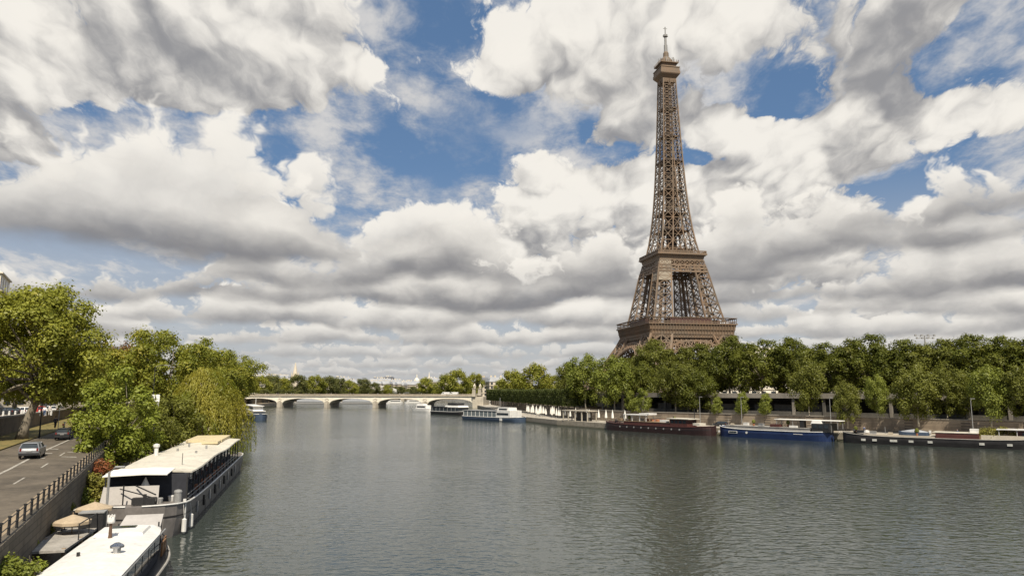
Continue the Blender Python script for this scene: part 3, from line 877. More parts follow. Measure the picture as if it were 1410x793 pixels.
# warrior-and-horse groups on pylons at the bridge heads
def statue(x_, y_, label, rz):
    t_ = thing('statue', label, 'statue', Bw(x_, y_, 8.2), bang + rz, 'statue pylons at the bridge heads')
    mb = MB(); mb.box((0, 0, 1.2), (2.6, 3.6, 2.4)); mb.box((0, 0, 4.0), (2.1, 3.0, 3.2)); mb.box((0, 0, 5.8), (2.6, 3.5, .4)); mb.build('pedestal', M['stone'], t_)
    mb = MB()
    mb.loft([[(a * .42 * w_, y2, 7.75 + c * .5 * w_) for a, c in ((-1, -.6), (-.6, -1), (.6, -1), (1, -.6), (1, .6), (.5, 1), (-.5, 1), (-1, .6))] for y2, w_ in ((-1.3, .6), (-.9, 1.1), (0, 1.0), (.7, 1.15), (1.1, .7))])
    mb.tube([(0, 1.0, 8.0), (0, 1.35, 8.7), (0, 1.55, 9.2)], [.42, .32, .25], 7); mb.tube([(0, 1.45, 9.25), (0, 1.95, 8.85)], [.25, .14], 7)
    for a, b_ in ((-.25, -.95), (.25, -.95), (-.25, .75), (.25, .75)): mb.tube([(a, b_, 7.5), (a, b_ + .08, 6.8), (a, b_, 6.0)], [.2, .13, .11], 6)
    mb.tube([(0, -1.3, 7.9), (0, -1.6, 7.3), (0, -1.6, 6.7)], [.12, .16, .05], 6); mb.build('horse', M['facade_pale'], t_)
    mb = MB(); mb.tube([(.8, .4, 6.0), (.8, .42, 6.9), (.8, .4, 7.5), (.8, .4, 8.05), (.8, .4, 8.15), (.8, .42, 8.35), (.8, .42, 8.6)], [.17, .2, .28, .3, .1, .16, .05], 8)
    mb.tube([(.75, .5, 8.0), (.6, .8, 7.6), (.35, 1.2, 7.9)], [.1, .09, .07], 6); mb.build('warrior', M['facade_pale'], t_)
statue(BLEN + 1, -HW - .5, 'pale stone warrior statue on tall pylon at the near right end of the arch bridge', 0)
statue(BLEN + 1, HW + .5, 'pale stone warrior statue on tall pylon at the far right end of the arch bridge', 0)

# arched footbridge further up the river
FBL, FBR = at_d(484, 540, 1010), at_d(556, 540, 1010)
fb = thing('arched_footbridge', 'slender pale metal footbridge with one bow arch seen beyond the stone bridge', 'footbridge', ((FBL.x + FBR.x) / 2, 1010, 0), R(-6))
L2 = (FBR.x - FBL.x) / 2
for sy in (-2.5, 2.5):
    mb = MB(); pr = None
    for i in range(25):
        u = i / 12 - 1; p = Vector((u * L2, sy, 7 + 11.0 * (1 - u * u)))
        q = Vector((u * L2, sy, 9.2 + 10.2 * (1 - u * u)))
        if pr: mb.beam(pr[0], p, .7, .7); mb.beam(pr[1], q, .6, .6); mb.beam(pr[0], q, .3)
        mb.beam(p, (p.x, sy, 10), .3); pr = (p, q)
    mb.build('arch_rib', M['white_paint'], fb)
mb = MB(); mb.box((0, 0, 10), (2 * L2 + 60, 6.4, .8)); mb.build('deck', M['grey_metal'], fb)
for sx in (-1, 1): MB().box((sx * L2, 0, 3), (5, 8, 13)).build('pier', M['stone'], fb)
# ------------------------------------------------------------------ trees
L = {}
L['plane'] = leaf_mat('plane_leaves', (0.120, 0.142, 0.021), (0.285, 0.292, 0.048), (0.31, 0.27, 0.046), .0)
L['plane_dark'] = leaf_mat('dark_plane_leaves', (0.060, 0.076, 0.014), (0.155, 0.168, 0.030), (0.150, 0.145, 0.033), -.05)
L['light'] = leaf_mat('light_leaves', (0.12, 0.148, 0.027), (0.26, 0.285, 0.058))
L['mid'] = leaf_mat('mid_leaves', (.084, .095, .018), (.185, .195, .042))
L['fresh'] = leaf_mat('fresh_leaves', (0.145, 0.18, 0.025), (0.31, 0.34, 0.062))
L['willow'] = leaf_mat('willow_leaves', (0.150, 0.165, 0.026), (0.40, 0.37, 0.075), (0.190, 0.230, 0.036), .05, .45)
L['hedge'] = leaf_mat('hedge_leaves', (0.044, 0.059, 0.018), (0.100, 0.119, 0.033))
L['far'] = leaf_mat('far_leaves', (0.102, 0.114, 0.036), (0.180, 0.180, 0.060), (0.072, 0.096, 0.036), .03)
L['autumn'] = leaf_mat('autumn_leaves', (.16, .075, .025), (.20, .12, .04))
L['red'] = leaf_mat('reddish_leaves', (.22, .065, .03), (.26, .13, .05))
L['yellow'] = leaf_mat('yellowing_leaves', (0.176, 0.176, 0.035), (0.270, 0.250, 0.061))

def quads_mesh(name, C, N, size, m, seed, aspect=.62, down=None):
    """many leaf-sized faces: centres C, normals N"""
    r = np.random.default_rng(seed); n = len(C)
    N = N / (np.linalg.norm(N, axis=1, keepdims=True) + 1e-9)
    ref = r.normal(size=(n, 3)) if down is None else np.tile(np.array([[0, 0, -1.0]]), (n, 1)) + r.normal(size=(n, 3)) * down
    T = ref - N * np.sum(ref * N, 1, keepdims=True); T /= np.linalg.norm(T, axis=1, keepdims=True) + 1e-9
    B = np.cross(N, T)
    s = (size * (0.6 + .8 * r.random(n)))[:, None]
    w = s * aspect
    V = np.stack([C - T * s * .5, C + B * w * .5 - T * s * .08 + N * s * .08, C + T * s * .5, C - B * w * .5 - T * s * .08 + N * s * .08], 1).reshape(-1, 3)
    me = bpy.data.meshes.new(name)
    me.vertices.add(n * 4); me.vertices.foreach_set('co', V.astype(np.float32).ravel())
    me.loops.add(n * 4); me.loops.foreach_set('vertex_index', np.arange(n * 4, dtype=np.int32))
    me.polygons.add(n); me.polygons.foreach_set('loop_start', np.arange(0, n * 4, 4, dtype=np.int32)); me.polygons.foreach_set('loop_total', np.full(n, 4, dtype=np.int32))
    me.materials.append(m); me.update(); me.validate()
    return me
def lump(D, r, k=5, amp=.16):
    """uneven outline: a few smooth bumps over directions D"""
    f = np.ones(len(D))
    for _ in range(k):
        c = r.normal(size=3); c /= np.linalg.norm(c)
        f += amp * r.normal() * np.exp(-((D - c) ** 2).sum(1) / .35)
    return f
def crown(name, rad, zc, n_cl, cl_r, n_leaf, leaf, m, seed, bottom=-.7, up=.35, egg=0.0, hollow=.45, flat=1.0, rand=.38):
    r = np.random.default_rng(seed)
    D = r.normal(size=(n_cl * 3, 3)); D /= np.linalg.norm(D, axis=1, keepdims=True)
    rr = hollow + (1 - hollow) * r.random(len(D)) ** .55
    f = lump(D, r)
    P = D * (rr * f)[:, None]
    P = P[P[:, 2] > bottom][:n_cl]
    rad = np.array(rad)
    P = P * rad
    if egg: P[:, :2] *= (1 - egg * P[:, 2:3] / rad[2])
    cr = cl_r * (.6 + .8 * r.random(len(P)))
    k = np.maximum(6, (n_leaf * cr ** 2 / (cr ** 2).sum()).astype(int))
    idx = np.repeat(np.arange(len(P)), k)
    d = r.normal(size=(len(idx), 3)); d[:, 2] += up; d /= np.linalg.norm(d, axis=1, keepdims=True)
    q = (.55 + .45 * r.random(len(idx)) ** .5) * cr[idx] * (1 + .25 * r.normal(size=len(idx)))
    C = P[idx] + d * q[:, None] * np.array([1, 1, flat])
    C[:, 2] += zc
    N = d + rand * r.normal(size=d.shape) + np.array([0, 0, .25])
    return quads_mesh(name, C, N, leaf, m, seed + 1), P + np.array([0, 0, zc])
def trunk_mb(h, r0, P, n_limb, seed, lean=(0, 0), fork=.5):
    mb = MB(); rd = random.Random(seed)
    top = Vector((lean[0], lean[1], h))
    pts = [Vector((0, 0, -.4)), Vector((lean[0] * .08 + rd.uniform(-.1, .1), lean[1] * .08, h * .15)), Vector((lean[0] * .4, lean[1] * .4, h * .5)), top * 1.0]
    mb.tube(pts, [r0 * 1.35, r0, r0 * .82, r0 * .62], 9)
    idx = sorted(range(len(P)), key=lambda i: rd.random())[:n_limb]
    for i in idx:
        e = Vector(P[i]); s = top if rd.random() < .6 else pts[2].lerp(top, rd.random())
        mid = s.lerp(e, .5) + Vector((rd.uniform(-.5, .5), rd.uniform(-.5, .5), rd.uniform(.2, 1.0)))
        mb.tube([s, mid, e], [r0 * .42, r0 * .26, r0 * .07], 6)
    return mb
def make_tree(name, label, loc, crown_args, trunk_args, bark, cat='tree', group=None, rz=0.0, scale=1.0):
    t_ = thing(name, label, cat, loc, rz, group); t_.scale = (scale,) * 3
    me, P = crown('crown', *crown_args)
    c = bpy.data.objects.new('crown', me); col.objects.link(c); c.parent = t_
    trunk_mb(trunk_args[0], trunk_args[1], P, trunk_args[2], 5, *trunk_args[3:]).build('trunk', bark, t_, smooth_=True)
    return t_
def replant(src, label, loc, rz, scale, group=None, leaves=None):
    c = copy_tree(src); c.location = loc; c.rotation_euler = (0, 0, rz)
    c.scale = scale if hasattr(scale, '__len__') else (scale,) * 3
    c['label'] = label
    if group: c['group'] = group
    elif 'group' in c: del c['group']
    if leaves:
        for ch in c.children:
            if ch.name.startswith('crown'):
                ch.material_slots[0].link = 'OBJECT'; ch.material_slots[0].material = leaves
    return c
def gz(x_, y_, z_): return (x_, y_, z_)

# the big plane tree on the verge
p = at_d(30, 600, 101)
big = make_tree('plane_tree', 'biggest plane tree, leaning over the grass verge beside the road at the far left', (p.x, p.y, 6.1),
    ((10.0, 9.2, 8.7), 11.0, 105, 1.9, 62000, .40, L['plane'], 14, -.75, .7, .0, .45, .75, .42), (7.6, .62, 26, (2.6, 0.5)), M['bark'])
# prototypes of the street trees
p = at_d(228, 560, 152)
T_round = make_tree('plane_tree', 'broad round plane tree standing behind the small bright green tree on the left bank', (p.x, p.y, 7.5),
    ((10.4, 10.2, 7.6), 9.3, 80, 2.1, 32000, .50, L['plane'], 21, -.75, .75, .0, .45, .75, .42), (5.8, .5, 16), M['bark'], rz=.5)
left_row = [  # px, D, scale, label
    (302, 215, .98, 'plane tree behind the top of the weeping willow on the left bank', .9),
    (288, 178, .78, 'plane tree squeezed between the broad plane tree and the willow top', 2.2),
    (316, 285, .76, 'plane tree just left of the stone bridge', 3.3),
    (308, 250, .82, 'shorter plane tree behind the willow towards the stone bridge', 4.4),
    (20, 150, .95, 'dark plane tree standing behind the biggest plane tree, by the left picture edge', 5.0),
    (120, 165, .86, 'plane tree filling the gap between the biggest and the broad plane trees', 1.4),
    (328, 400, .72, 'last plane tree of the left bank row before the stone bridge', 2.7),
]
for px, D, s_, lab, rz in left_row:
    p = at_d(px, 560, D); replant(T_round, lab, (p.x, p.y, 7.3), rz, s_)
p = at_d(160, 500, 170)
make_tree('rusty_tree', 'small rusty brown tree peeping between the two big left bank trees', (p.x, p.y, 7.8), ((3.6, 3.6, 5.2), 9.5, 28, 1.2, 4000, .5, L['autumn'], 31, -.9), (6, .2, 6), M['bark'])
# small fresh tree on the quay slope
p = at_d(157, 640, 86)
make_tree('maple_tree', 'small bright green bushy tree by the road above the grey barge', (p.x, p.y, 3.0),
    ((4.3, 4.4, 5.3), 6.0, 80, .85, 20000, .32, L['fresh'], 41, -.95, .6, .12, .35), (3.0, .17, 16), M['bark'])
p = at_d(200, 600, 98)
make_tree('bushy_tree', 'low olive bushy tree between the bright green tree and the willow', (p.x, p.y, 3.4), ((4.2, 4.2, 3.2), 3.6, 60, 1.0, 13000, .34, L['mid'], 43, -.95, .5, .0, .35), (2.5, .16, 10), M['bark'])
p = at_d(236, 600, 112)
make_tree('bushy_tree', 'dark olive bushy tree close against the left side of the willow', (p.x, p.y, 3.6), ((4.0, 4.2, 3.8), 4.0, 50, 1.0, 10000, .36, L['mid'], 47, -.95, .5, .0, .35), (2.5, .16, 10), M['bark'])

# weeping willow
def willow(loc, label, Rw, H, seed, n_str):
    t_ = thing('weeping_willow', label, 'tree', loc)
    r = np.random.default_rng(seed); Cs, Ns = [], []
    for i in range(n_str):
        an = r.random() * 2 * np.pi; q = r.random() ** .55
        d0 = np.array([np.cos(an), np.sin(an)]); bump_ = 1 + .16 * np.sin(an * 3 + 1) + .1 * np.sin(an * 7)
        z0 = H * (1 - .52 * q ** 2.0) * (.93 + .1 * r.random()) ; x0 = d0 * Rw * q * bump_ * .92
        ln = (2.5 + 7.5 * r.random() ** 1.3) * (.45 + .75 * q); ln = min(ln, z0 - .5)
        n = int(ln / .20) + 3; tt = np.linspace(0, 1, n)
        out = .9 * np.sqrt(tt) * (0.4 + q)
        sw = np.cumsum(r.normal(size=(n, 2)) * .035, 0)
        X = np.column_stack([x0[0] + d0[0] * out + sw[:, 0], x0[1] + d0[1] * out + sw[:, 1], z0 + .35 * np.sin(tt * np.pi) * (1 - q) - ln * tt ** 1.25])
        Cs.append(X + r.normal(size=X.shape) * .07); Ns.append(np.tile([d0[0], d0[1], .35], (n, 1)) + .6 * r.normal(size=X.shape))
    me = quads_mesh('crown', np.vstack(Cs), np.vstack(Ns), .46, L['willow'], seed, .30, .25)
    c = bpy.data.objects.new('crown', me); col.objects.link(c); c.parent = t_
    mb = MB(); mb.tube([(0, 0, -1), (.3, .2, 3), (.1, .5, 6)], [.6, .45, .35], 9)
    for i in range(9):
        an = i * .7; mb.tube([(.2, .3, 4.5), (math.cos(an) * Rw * .35, math.sin(an) * Rw * .35, H * .75), (math.cos(an) * Rw * .6, math.sin(an) * Rw * .6, H * .83)], [.25, .16, .04], 6)
    mb.build('trunk', M['bark'], t_, smooth_=True); return t_
p = at_d(279, 600, 121)
willow((p.x, p.y, 2.0), 'large golden green weeping willow hanging over the water behind the grey barge', 6.2, 13.8, 51, 1350)

# ---- right bank
def bank_px(px, off, py=545):
    """point on the line parallel to the right quay at a given inland distance, in the direction of a picture column"""
    d = ray(px, py); k = d.x / d.y; a = A0 + NB * off
    s_ = (k * a.y - a.x) / (EB.x - k * EB.y)
    return a + EB * s_
p = bank_px(1195, 58)
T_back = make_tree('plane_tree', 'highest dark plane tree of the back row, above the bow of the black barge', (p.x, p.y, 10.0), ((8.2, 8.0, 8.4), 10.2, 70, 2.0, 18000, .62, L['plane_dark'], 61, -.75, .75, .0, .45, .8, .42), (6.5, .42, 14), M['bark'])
back = [ # px, off, scale (xy, z), label
    (1050, 56, 1.0, 1.0, 'dark plane tree of the back row directly above the middle of the blue barge'),
    (1098, 60, 1.0, 1.02, 'dark plane tree of the back row above the stern of the blue barge'),
    (1148, 56, .95, .93, 'dark back row plane tree above the gap between blue and black barges'),
    (1245, 58, .98, .90, 'dark plane tree of the back row just left of the floodlight mast'),
    (1292, 56, .98, .88, 'dark plane tree of the back row just right of the floodlight mast'),
    (1345, 58, 1.0, .92, 'dark back row plane tree above the plants on the black barge'),
    (1398, 56, 1.0, .86, 'dark plane tree of the back row at the right picture edge'),
    (1445, 56, 1.0, .85, 'dark plane tree of the back row just outside the right picture edge'),
    (1005, 58, 1.0, 1.1, 'dark back row plane tree above the gap between red and blue barges'),
    (958, 64, 1.0, 1.02, 'dark plane tree of the back row straight below the right foot of the tower'),
    (905, 56, 1.0, 1.12, 'plane tree of the back row straight below the left foot of the tower'),
]
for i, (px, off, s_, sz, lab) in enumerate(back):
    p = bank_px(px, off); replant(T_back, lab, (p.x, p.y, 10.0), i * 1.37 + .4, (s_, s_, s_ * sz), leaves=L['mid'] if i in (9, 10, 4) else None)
for i in range(12):                                   # second rank, only its tops and gaps show
    px = 880 + i * 50; p = bank_px(px, 76)
    replant(T_back, 'dark plane tree of the hindmost rank behind the right bank back row', (p.x, p.y, 8.2), i * 2.1, (1.0, 1.0, .98 - .012 * i), 'hindmost plane trees of the right bank')
# light-crowned trees in front
p = bank_px(930, 24)
T_loose = make_tree('ash_tree', 'tall loose olive tree rising in front of the gallery above the red barge stern', (p.x, p.y, 5.2), ((6.4, 6.2, 7.4), 8.9, 75, 1.5, 15000, .5, L['mid'], 71, -.92, .5, .1, .35), (5.5, .26, 16), M['bark_pale'])
front = [
    (806, 30, 1.12, 1.26, 'pale olive tree at the left end of the right bank row, above the closed parasols', 'light', 5.2),
    (846, 26, 1.08, 1.2, 'pale olive tree above the bow of the dark red barge', 'light', 5.2),
    (784, 36, .85, 1.0, 'small olive tree leftmost in the right bank row beside the clipped hedge', 'mid', 7.0),
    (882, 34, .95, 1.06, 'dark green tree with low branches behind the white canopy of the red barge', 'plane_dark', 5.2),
    (1113, 18, .76, .98, 'tall pale olive tree standing before the gallery above the blue barge stern', 'mid', 5.2),
    (1165, 15, .50, .72, 'slim green tree with thin pale trunk at the bow of the black barge', 'mid', 3.0),
    (1207, 17, .46, .68, 'slim yellowish tree on the terrace behind the boat on the black barge', 'light', 5.2),
    (1262, 15, .82, .86, 'spreading green tree with leaning pale trunk behind the oxblood deckhouse', 'mid', 4.0),
    (1302, 20, .72, .80, 'green tree on the terrace right of the spreading leaning tree', 'mid', 5.2),
    (1362, 15, .66, .84, 'light yellow green tree with slanting pale trunk behind the white flat barge roof', 'light', 4.4),
    (1412, 17, .72, .8, 'green tree cut by the right picture edge above the black barge', 'mid', 5.2),
    (1330, 24, .62, .72, 'small dark tree close to the gallery behind the plants on the black barge', 'plane_dark', 5.2),  # leaves use the dark plane colour
    (960, 26, .9, .86, 'dark green tree hanging over the gallery roof right of the loose olive tree', 'plane_dark', 5.2),
]
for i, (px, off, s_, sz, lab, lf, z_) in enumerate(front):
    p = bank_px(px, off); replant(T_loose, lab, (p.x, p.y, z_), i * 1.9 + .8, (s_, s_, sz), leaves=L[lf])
p = bank_px(1021, 17)
T_cone = make_tree('young_tree', 'young cone shaped tree right of the dark parked car on the right bank quay', (p.x, p.y, 4.6), ((2.0, 2.0, 3.6), 3.7, 40, .7, 5000, .3, L['light'], 81, -.95, .4, .5, .3), (2.0, .09, 8), M['bark'])
for i, (px, off, s_, lab) in enumerate(((1053, 17, .95, 'young cone shaped tree behind the middle of the blue barge'), (886, 17, 1.15, 'young green tree just right of the white canopy of the red barge'), (868, 18, 1.05, 'young green tree hanging just behind the white canopy of the red barge'), (986, 17, .8, 'young green tree by the wall above the gap left of the blue barge'))):
    p = bank_px(px, off); replant(T_cone, lab, (p.x, p.y, 4.6), i * 2.0, s_)
# clipped row of limes above the parasols
def box_leaves(name, sx, sy, sz, n, leaf, m, seed, zc):
    r = np.random.default_rng(seed); P = (r.random((n, 3)) - .5) * 2
    k = r.integers(0, 5, n); ax = np.array([0, 0, 1, 1, 2])[k]; sg = np.array([1, -1, 1, -1, 1])[k]
    P[np.arange(n), ax] = sg * (1 - .12 * r.random(n)); N = np.zeros((n, 3)); N[np.arange(n), ax] = sg
    wob = 1 + .06 * np.sin(P[:, :1] * 9 + seed) + .05 * r.normal(size=(n, 1))
    return quads_mesh(name, P * wob * np.array([sx, sy, sz]) + np.array([0, 0, zc]), N + .8 * r.normal(size=(n, 3)), leaf, m, seed)
def clipped(loc, rz, label):
    t_ = thing('clipped_tree', label, 'tree', loc, rz, 'clipped trees in a row above the parasols')
    me = box_leaves('crown', 3.4, 2.6, 2.9, 2600, .6, L['hedge'], 91, 5.3)
    c = bpy.data.objects.new('crown', me); col.objects.link(c); c.parent = t_
    mb = MB(); mb.tube([(0, 0, -.4), (.05, 0, 1.6), (0, 0, 4.5)], [.22, .18, .12], 7)
    for a in range(6): mb.tube([(0, 0, 3), (math.cos(a) * 2, math.sin(a) * 1.6, 5)], [.1, .04], 5)
    mb.build('trunk', M['bark'], t_); return t_
CL = None; cl_lab = 'dark clipped box shaped tree in the row behind the closed parasols'
a_, b_ = Vector((21, 282)), Vector((-13, 470))
for row, sh in ((0, 0), (1, 7)):
    for i in range(24):
        q = a_.lerp(b_, i / 23) + Vector((sh, sh * .2)); rz = math.atan2((b_ - a_).y, (b_ - a_).x)
        if CL is None: CL = clipped((q.x, q.y, 4.4), rz, cl_lab)
        else: replant(CL, cl_lab, (q.x, q.y, 4.4), rz + (math.pi if i % 2 else 0), (1, 1, .95 + .1 * random.random()), 'clipped trees in a row above the parasols')
# ---- trees about the bridge and beyond
T_far = make_tree('distant_tree', 'big round tree behind the pylons at the right end of the stone bridge', (0, 0, 0), ((8.5, 8.5, 8.5), 9.5, 50, 2.3, 6500, .95, L['plane'], 101, -.8), (6, .4, 6), M['bark'])
far = [ # px, D, top y, label
    (632, 640, 511, None),
    (613, 655, 517, 'round tree left of the big one behind the bridge pylons'),
    (653, 660, 516, 'round tree right of the big one behind the bridge pylons'),
    (588, 760, 519, 'medium tree standing alone behind the right part of the stone bridge'),
    (706, 480, 512, 'round tree above the white river boat, left of a taller one'),
    (734, 470, 504, 'tall round tree above the clipped row right of the white river boat'),
    (757, 480, 518, 'low tree between the tall round tree and the right bank row'),
    (720, 500, 525, 'low tree filling the gap under the two round trees above the white boat'),
    (690, 560, 525, 'low tree behind the roofs right of the bridge pylons'),
    (772, 470, 526, 'low tree at the left foot of the right bank row'),
    (375, 690, 515, 'tree at the left head of the stone bridge'),
    (362, 650, 519, 'second tree at the left head of the stone bridge, nearer the bank row'),
    (388, 720, 519, 'yellowish tree above the first arch of the stone bridge'),
    (408, 760, 515, 'dark tree below the distant spire beyond the bridge'),
    (422, 800, 521, 'low tree right of the dark tree below the spire'),
    (436, 790, 516, 'tall tree of the far bank above the second pier'),
    (452, 820, 517, 'tree of the far bank between the tall tree and a yellow one'),
    (466, 840, 519, 'yellowish tree of the far bank above the second arch'),
    (482, 880, 522, 'low tree of the far bank left of the footbridge'),
    (500, 930, 520, 'tree of the far bank behind the footbridge arch'),
    (515, 960, 525, 'low far tree right behind the footbridge crown'),
    (534, 980, 528, 'lowest far tree at the right end of the footbridge'),
    (570, 900, 530, 'low far tree right of the footbridge, beside the white dome'),
    (552, 950, 530, 'very low far tree between the footbridge and the white dome'),
]
first = True
for i, (px, D, ty, lab) in enumerate(far):
    p = at_d(px, ty + (2.5 if D > 680 else 0), D); s_ = max(.40, (p.z - 7) / 18.6)
    wide = 1.15 if D > 700 else 1.0
    if lab is None: T_far.location = (p.x, p.y, 7); T_far.scale = (s_ * .95, s_, s_)
    else: replant(T_far, lab, (p.x, p.y, 7), i * 1.7, (s_ * wide, s_ * wide, s_), leaves=L['far'] if (D > 680 and i % 3) else None)
for i in range(40):                                   # trees lining the bank further up, beneath the named ones
    px = 366 + i * 5.2; D = 640 + i * 11 + (i % 3) * 25
    p = at_d(px, 536 + (i * 7 % 4), D); s_ = max(.35, (p.z - 6) / 18.6)
    replant(T_far, 'low tree of the hazy bank beyond the stone bridge', (p.x, p.y, 6), i * 1.1, (s_ * 1.5, s_ * 1.5, s_), 'low trees beyond the stone bridge', L['far'])
for i in range(26):                                   # far line to the right of the river
    px = 545 + i * 9; D = 1150 - i * 18
    p = at_d(px, 533 + (i * 5 % 4), D); s_ = max(.4, (p.z - 6) / 18.6)
    replant(T_far, 'low tree of the far quarter right of the river bend', (p.x, p.y, 6), i * 1.9, (s_ * 1.3, s_ * 1.3, s_), 'low trees right of the river bend', L['far'])
# ---- shrubs near the camera
def shrub(loc, label, rad, n, leaf, m, seed, cat='shrub'):
    t_ = thing('shrub', label, cat, loc)
    me, P = crown('foliage', rad, rad[2] * .8, 22, min(rad) * .38, n, leaf, m, seed, -.9, .5, .0, .3)
    c = bpy.data.objects.new('foliage', me); col.objects.link(c); c.parent = t_
    trunk_mb(rad[2] * .5, .06, P, 8, seed).build('stems', M['bark'], t_)
    return t_
p = at_z(141, 652, 4.3); shrub((p.x, p.y, 2.6), 'reddish leaved shrub between the railing and the bright green tree', (1.3, 1.3, 1.6), 2600, .2, L['red'], 111)
p = at_z(129, 670, 3.6); shrub((p.x, p.y, 2.3), 'yellow green shrub beside the railing left of the grey barge', (1.35, 1.3, 1.3), 3500, .2, L['yellow'], 113)
p = at_z(114, 687, 2.9); shrub((p.x, p.y, 2.3), 'small green shrub by the fence pickets above the parasols', (.8, .8, .8), 2200, .18, L['light'], 115)
p = at_z(14, 797, 3.2); shrub((p.x, p.y, 2.3), 'green plant mass in the bottom left corner beside the white roofed boat', (1.35, 1.0, .95), 3000, .17, L['light'], 117)
p = at_z(46, 788, 2.9); shrub((p.x, p.y, 2.3), 'small leafy plant next to the corner plant mass', (.55, .55, .6), 1400, .15, L['fresh'], 119)

for k, (px, py, z_) in enumerate(((92, 700, 3.1), (74, 716, 3.1), (60, 732, 3.0), (36, 752, 3.0))):
    p = at_z(px, py, z_); shrub((p.x, p.y, 2.6), ('low green plant at the foot of the road wall beside the farther tan parasol', 'low green plant at the foot of the road wall beside the nearer tan parasol', 'low green plant at the wall foot by the upper end of the plank deck', 'low green plant at the wall foot above the corner plant mass')[k], (.55, .55, .55), 1000, .14, L['light'] if k % 2 else L['mid'], 140 + k)
# ------------------------------------------------------------------ buildings
def building(name, label, loc, rz, w, d, h, floors, bays, wall, roof, roof_h=3.5, group=None, chim=2, detail=True, far=False):
    t_ = thing(name, label, 'building', loc, rz, group)
    MB().box((0, 0, h / 2), (w, d, h)).build('wall', wall, t_)
    mb = MB(); a, b_ = w / 2 + .25, d / 2 + .25
    mb.box((0, 0, h + .15), (w + .8, d + .8, .3))
    mb.loft([[(-a, -b_, h + .3), (a, -b_, h + .3), (a, b_, h + .3), (-a, b_, h + .3)], [(-a + 1, -b_ + 1, h + roof_h * .75), (a - 1, -b_ + 1, h + roof_h * .75), (a - 1, b_ - 1, h + roof_h * .75), (-a + 1, b_ - 1, h + roof_h * .75)],
             [(-a + 2.5, -b_ * .3, h + roof_h), (a - 2.5, -b_ * .3, h + roof_h), (a - 2.5, b_ * .3, h + roof_h), (-a + 2.5, b_ * .3, h + roof_h)]])
    ro = mb.build('roof', roof, t_)
    rd = random.Random(int(w * 100 + h))
    mb = MB()
    for i in range(chim): mb.box((rd.uniform(-w * .42, w * .42), rd.uniform(-d * .2, d * .2), h + roof_h + .4), (1.6, .8, 2.4))
    if chim: mb.build('chimney', wall, ro)
    if detail:
        fh = h / floors
        for f in range(floors):
            if far:
                MB().box((0, 0, fh * (f + .52)), (w + .16, d + .16, fh * .34)).build('window_band', M['glass'], t_); continue
            for k in range(bays):
                x_ = -w / 2 + (k + .5) * w / bays
                for sy in (-1, 1): MB().box((x_, sy * d / 2, fh * (f + .52)), (w / bays * .45, .12, fh * .6)).build('window', M['glass'], t_)
            nb = max(2, int(d / 4))
            for k in range(nb):
                y_ = -d / 2 + (k + .5) * d / nb
                for sx in (-1, 1): MB().box((sx * w / 2, y_, fh * (f + .52)), (.12, d / nb * .45, fh * .6)).build('window', M['glass'], t_)
        mb = MB()
        for f in (1, floors - 1): mb.box((0, 0, fh * f), (w + .9, d + .9, .28))
        mb.build('balcony', M['stone'], t_)
    return t_
# corner block on the left above the big tree
p = at_d(-24, 380, 170)
bt = building('corner_building', 'tall cream corner building whose top shows above the biggest plane tree at the left edge', (p.x - 3.6, p.y, 7.8), R(28), 15, 16, 31.0, 8, 5, M['facade_pale'], M['facade_pale'], 1.0)
# street fronts glimpsed under the left trees
for i, (px, D, w, h, lab) in enumerate(((10, 190, 30, 17, 'shaded street front low behind the trunk of the biggest plane tree'), (110, 215, 26, 18, 'shaded street front behind the bright green tree'), (195, 262, 26, 17, 'shaded street front behind the broad plane tree'))):
    p = at_d(px, 560, D); building('street_building', lab, (p.x - 16, p.y + 8, 7.8), R(68), w, 14, h, 5, 8, M['facade'], M['slate'])
# near roofs right of the bridge
p = at_d(684, 520, 640); building('mansard_building', 'grey roofed block showing between the trees right of the bridge pylons', (p.x, p.y, 7), R(15), 16, 14, 13, 4, 4, M['facade'], M['zinc'], 4, chim=4)
p = at_d(668, 520, 700); building('mansard_building', 'smaller slate roofed block just behind the right bridge pylon', (p.x, p.y, 7), R(-12), 14, 12, 13, 4, 4, M['facade'], M['slate'], 5, chim=3)
p = at_d(764, 520, 640); building('pale_building', 'flat pale block low between the trees left of the right bank row', (p.x, p.y, 7), R(10), 15, 14, 12, 4, 4, M['facade_pale'], M['zinc'], 2, chim=1)
p = at_d(1022, 478, 470); building('pale_building', 'long pale block whose eaves show just above the trees right of the tower foot', (p.x, p.y, 7), R(12), 40, 12, p.z - 9.0, 5, 6, M['facade_pale'], M['facade_pale'], 2.0, chim=0)
# skyline of the far city
rd = random.Random(12)
kinds = [(M['facade'], M['slate']), (M['facade_pale'], M['zinc']), (M['facade_pale'], M['slate']), (M['facade'], M['zinc'])]
sky_protos = []
for k, (w, d, h) in enumerate(((26, 16, 19), (34, 16, 21), (20, 16, 24), (44, 18, 18))):
    sky_protos.append(building('distant_building', 'distant pale city block on the skyline beyond the river', (0, 3000, 5), 0, w, d, h, 6, max(5, w // 4), *kinds[k], 4.5, 'distant city blocks on the skyline', chim=5, far=True))
used = set()
def skyline(px, ty, D, k, rz):
    p = at_d(px, ty, D); src = sky_protos[k]; h = src.dimensions.z if False else (23.5, 25.5, 28.5, 22.5)[k]
    s_ = max(.5, (p.z - 5) / h); wide = D / 1400
    o = src if k not in used else copy_tree(src); used.add(k)
    o.location = (p.x, p.y, 5); o.rotation_euler = (0, 0, rz); o.scale = (1.1, 1.1, s_)
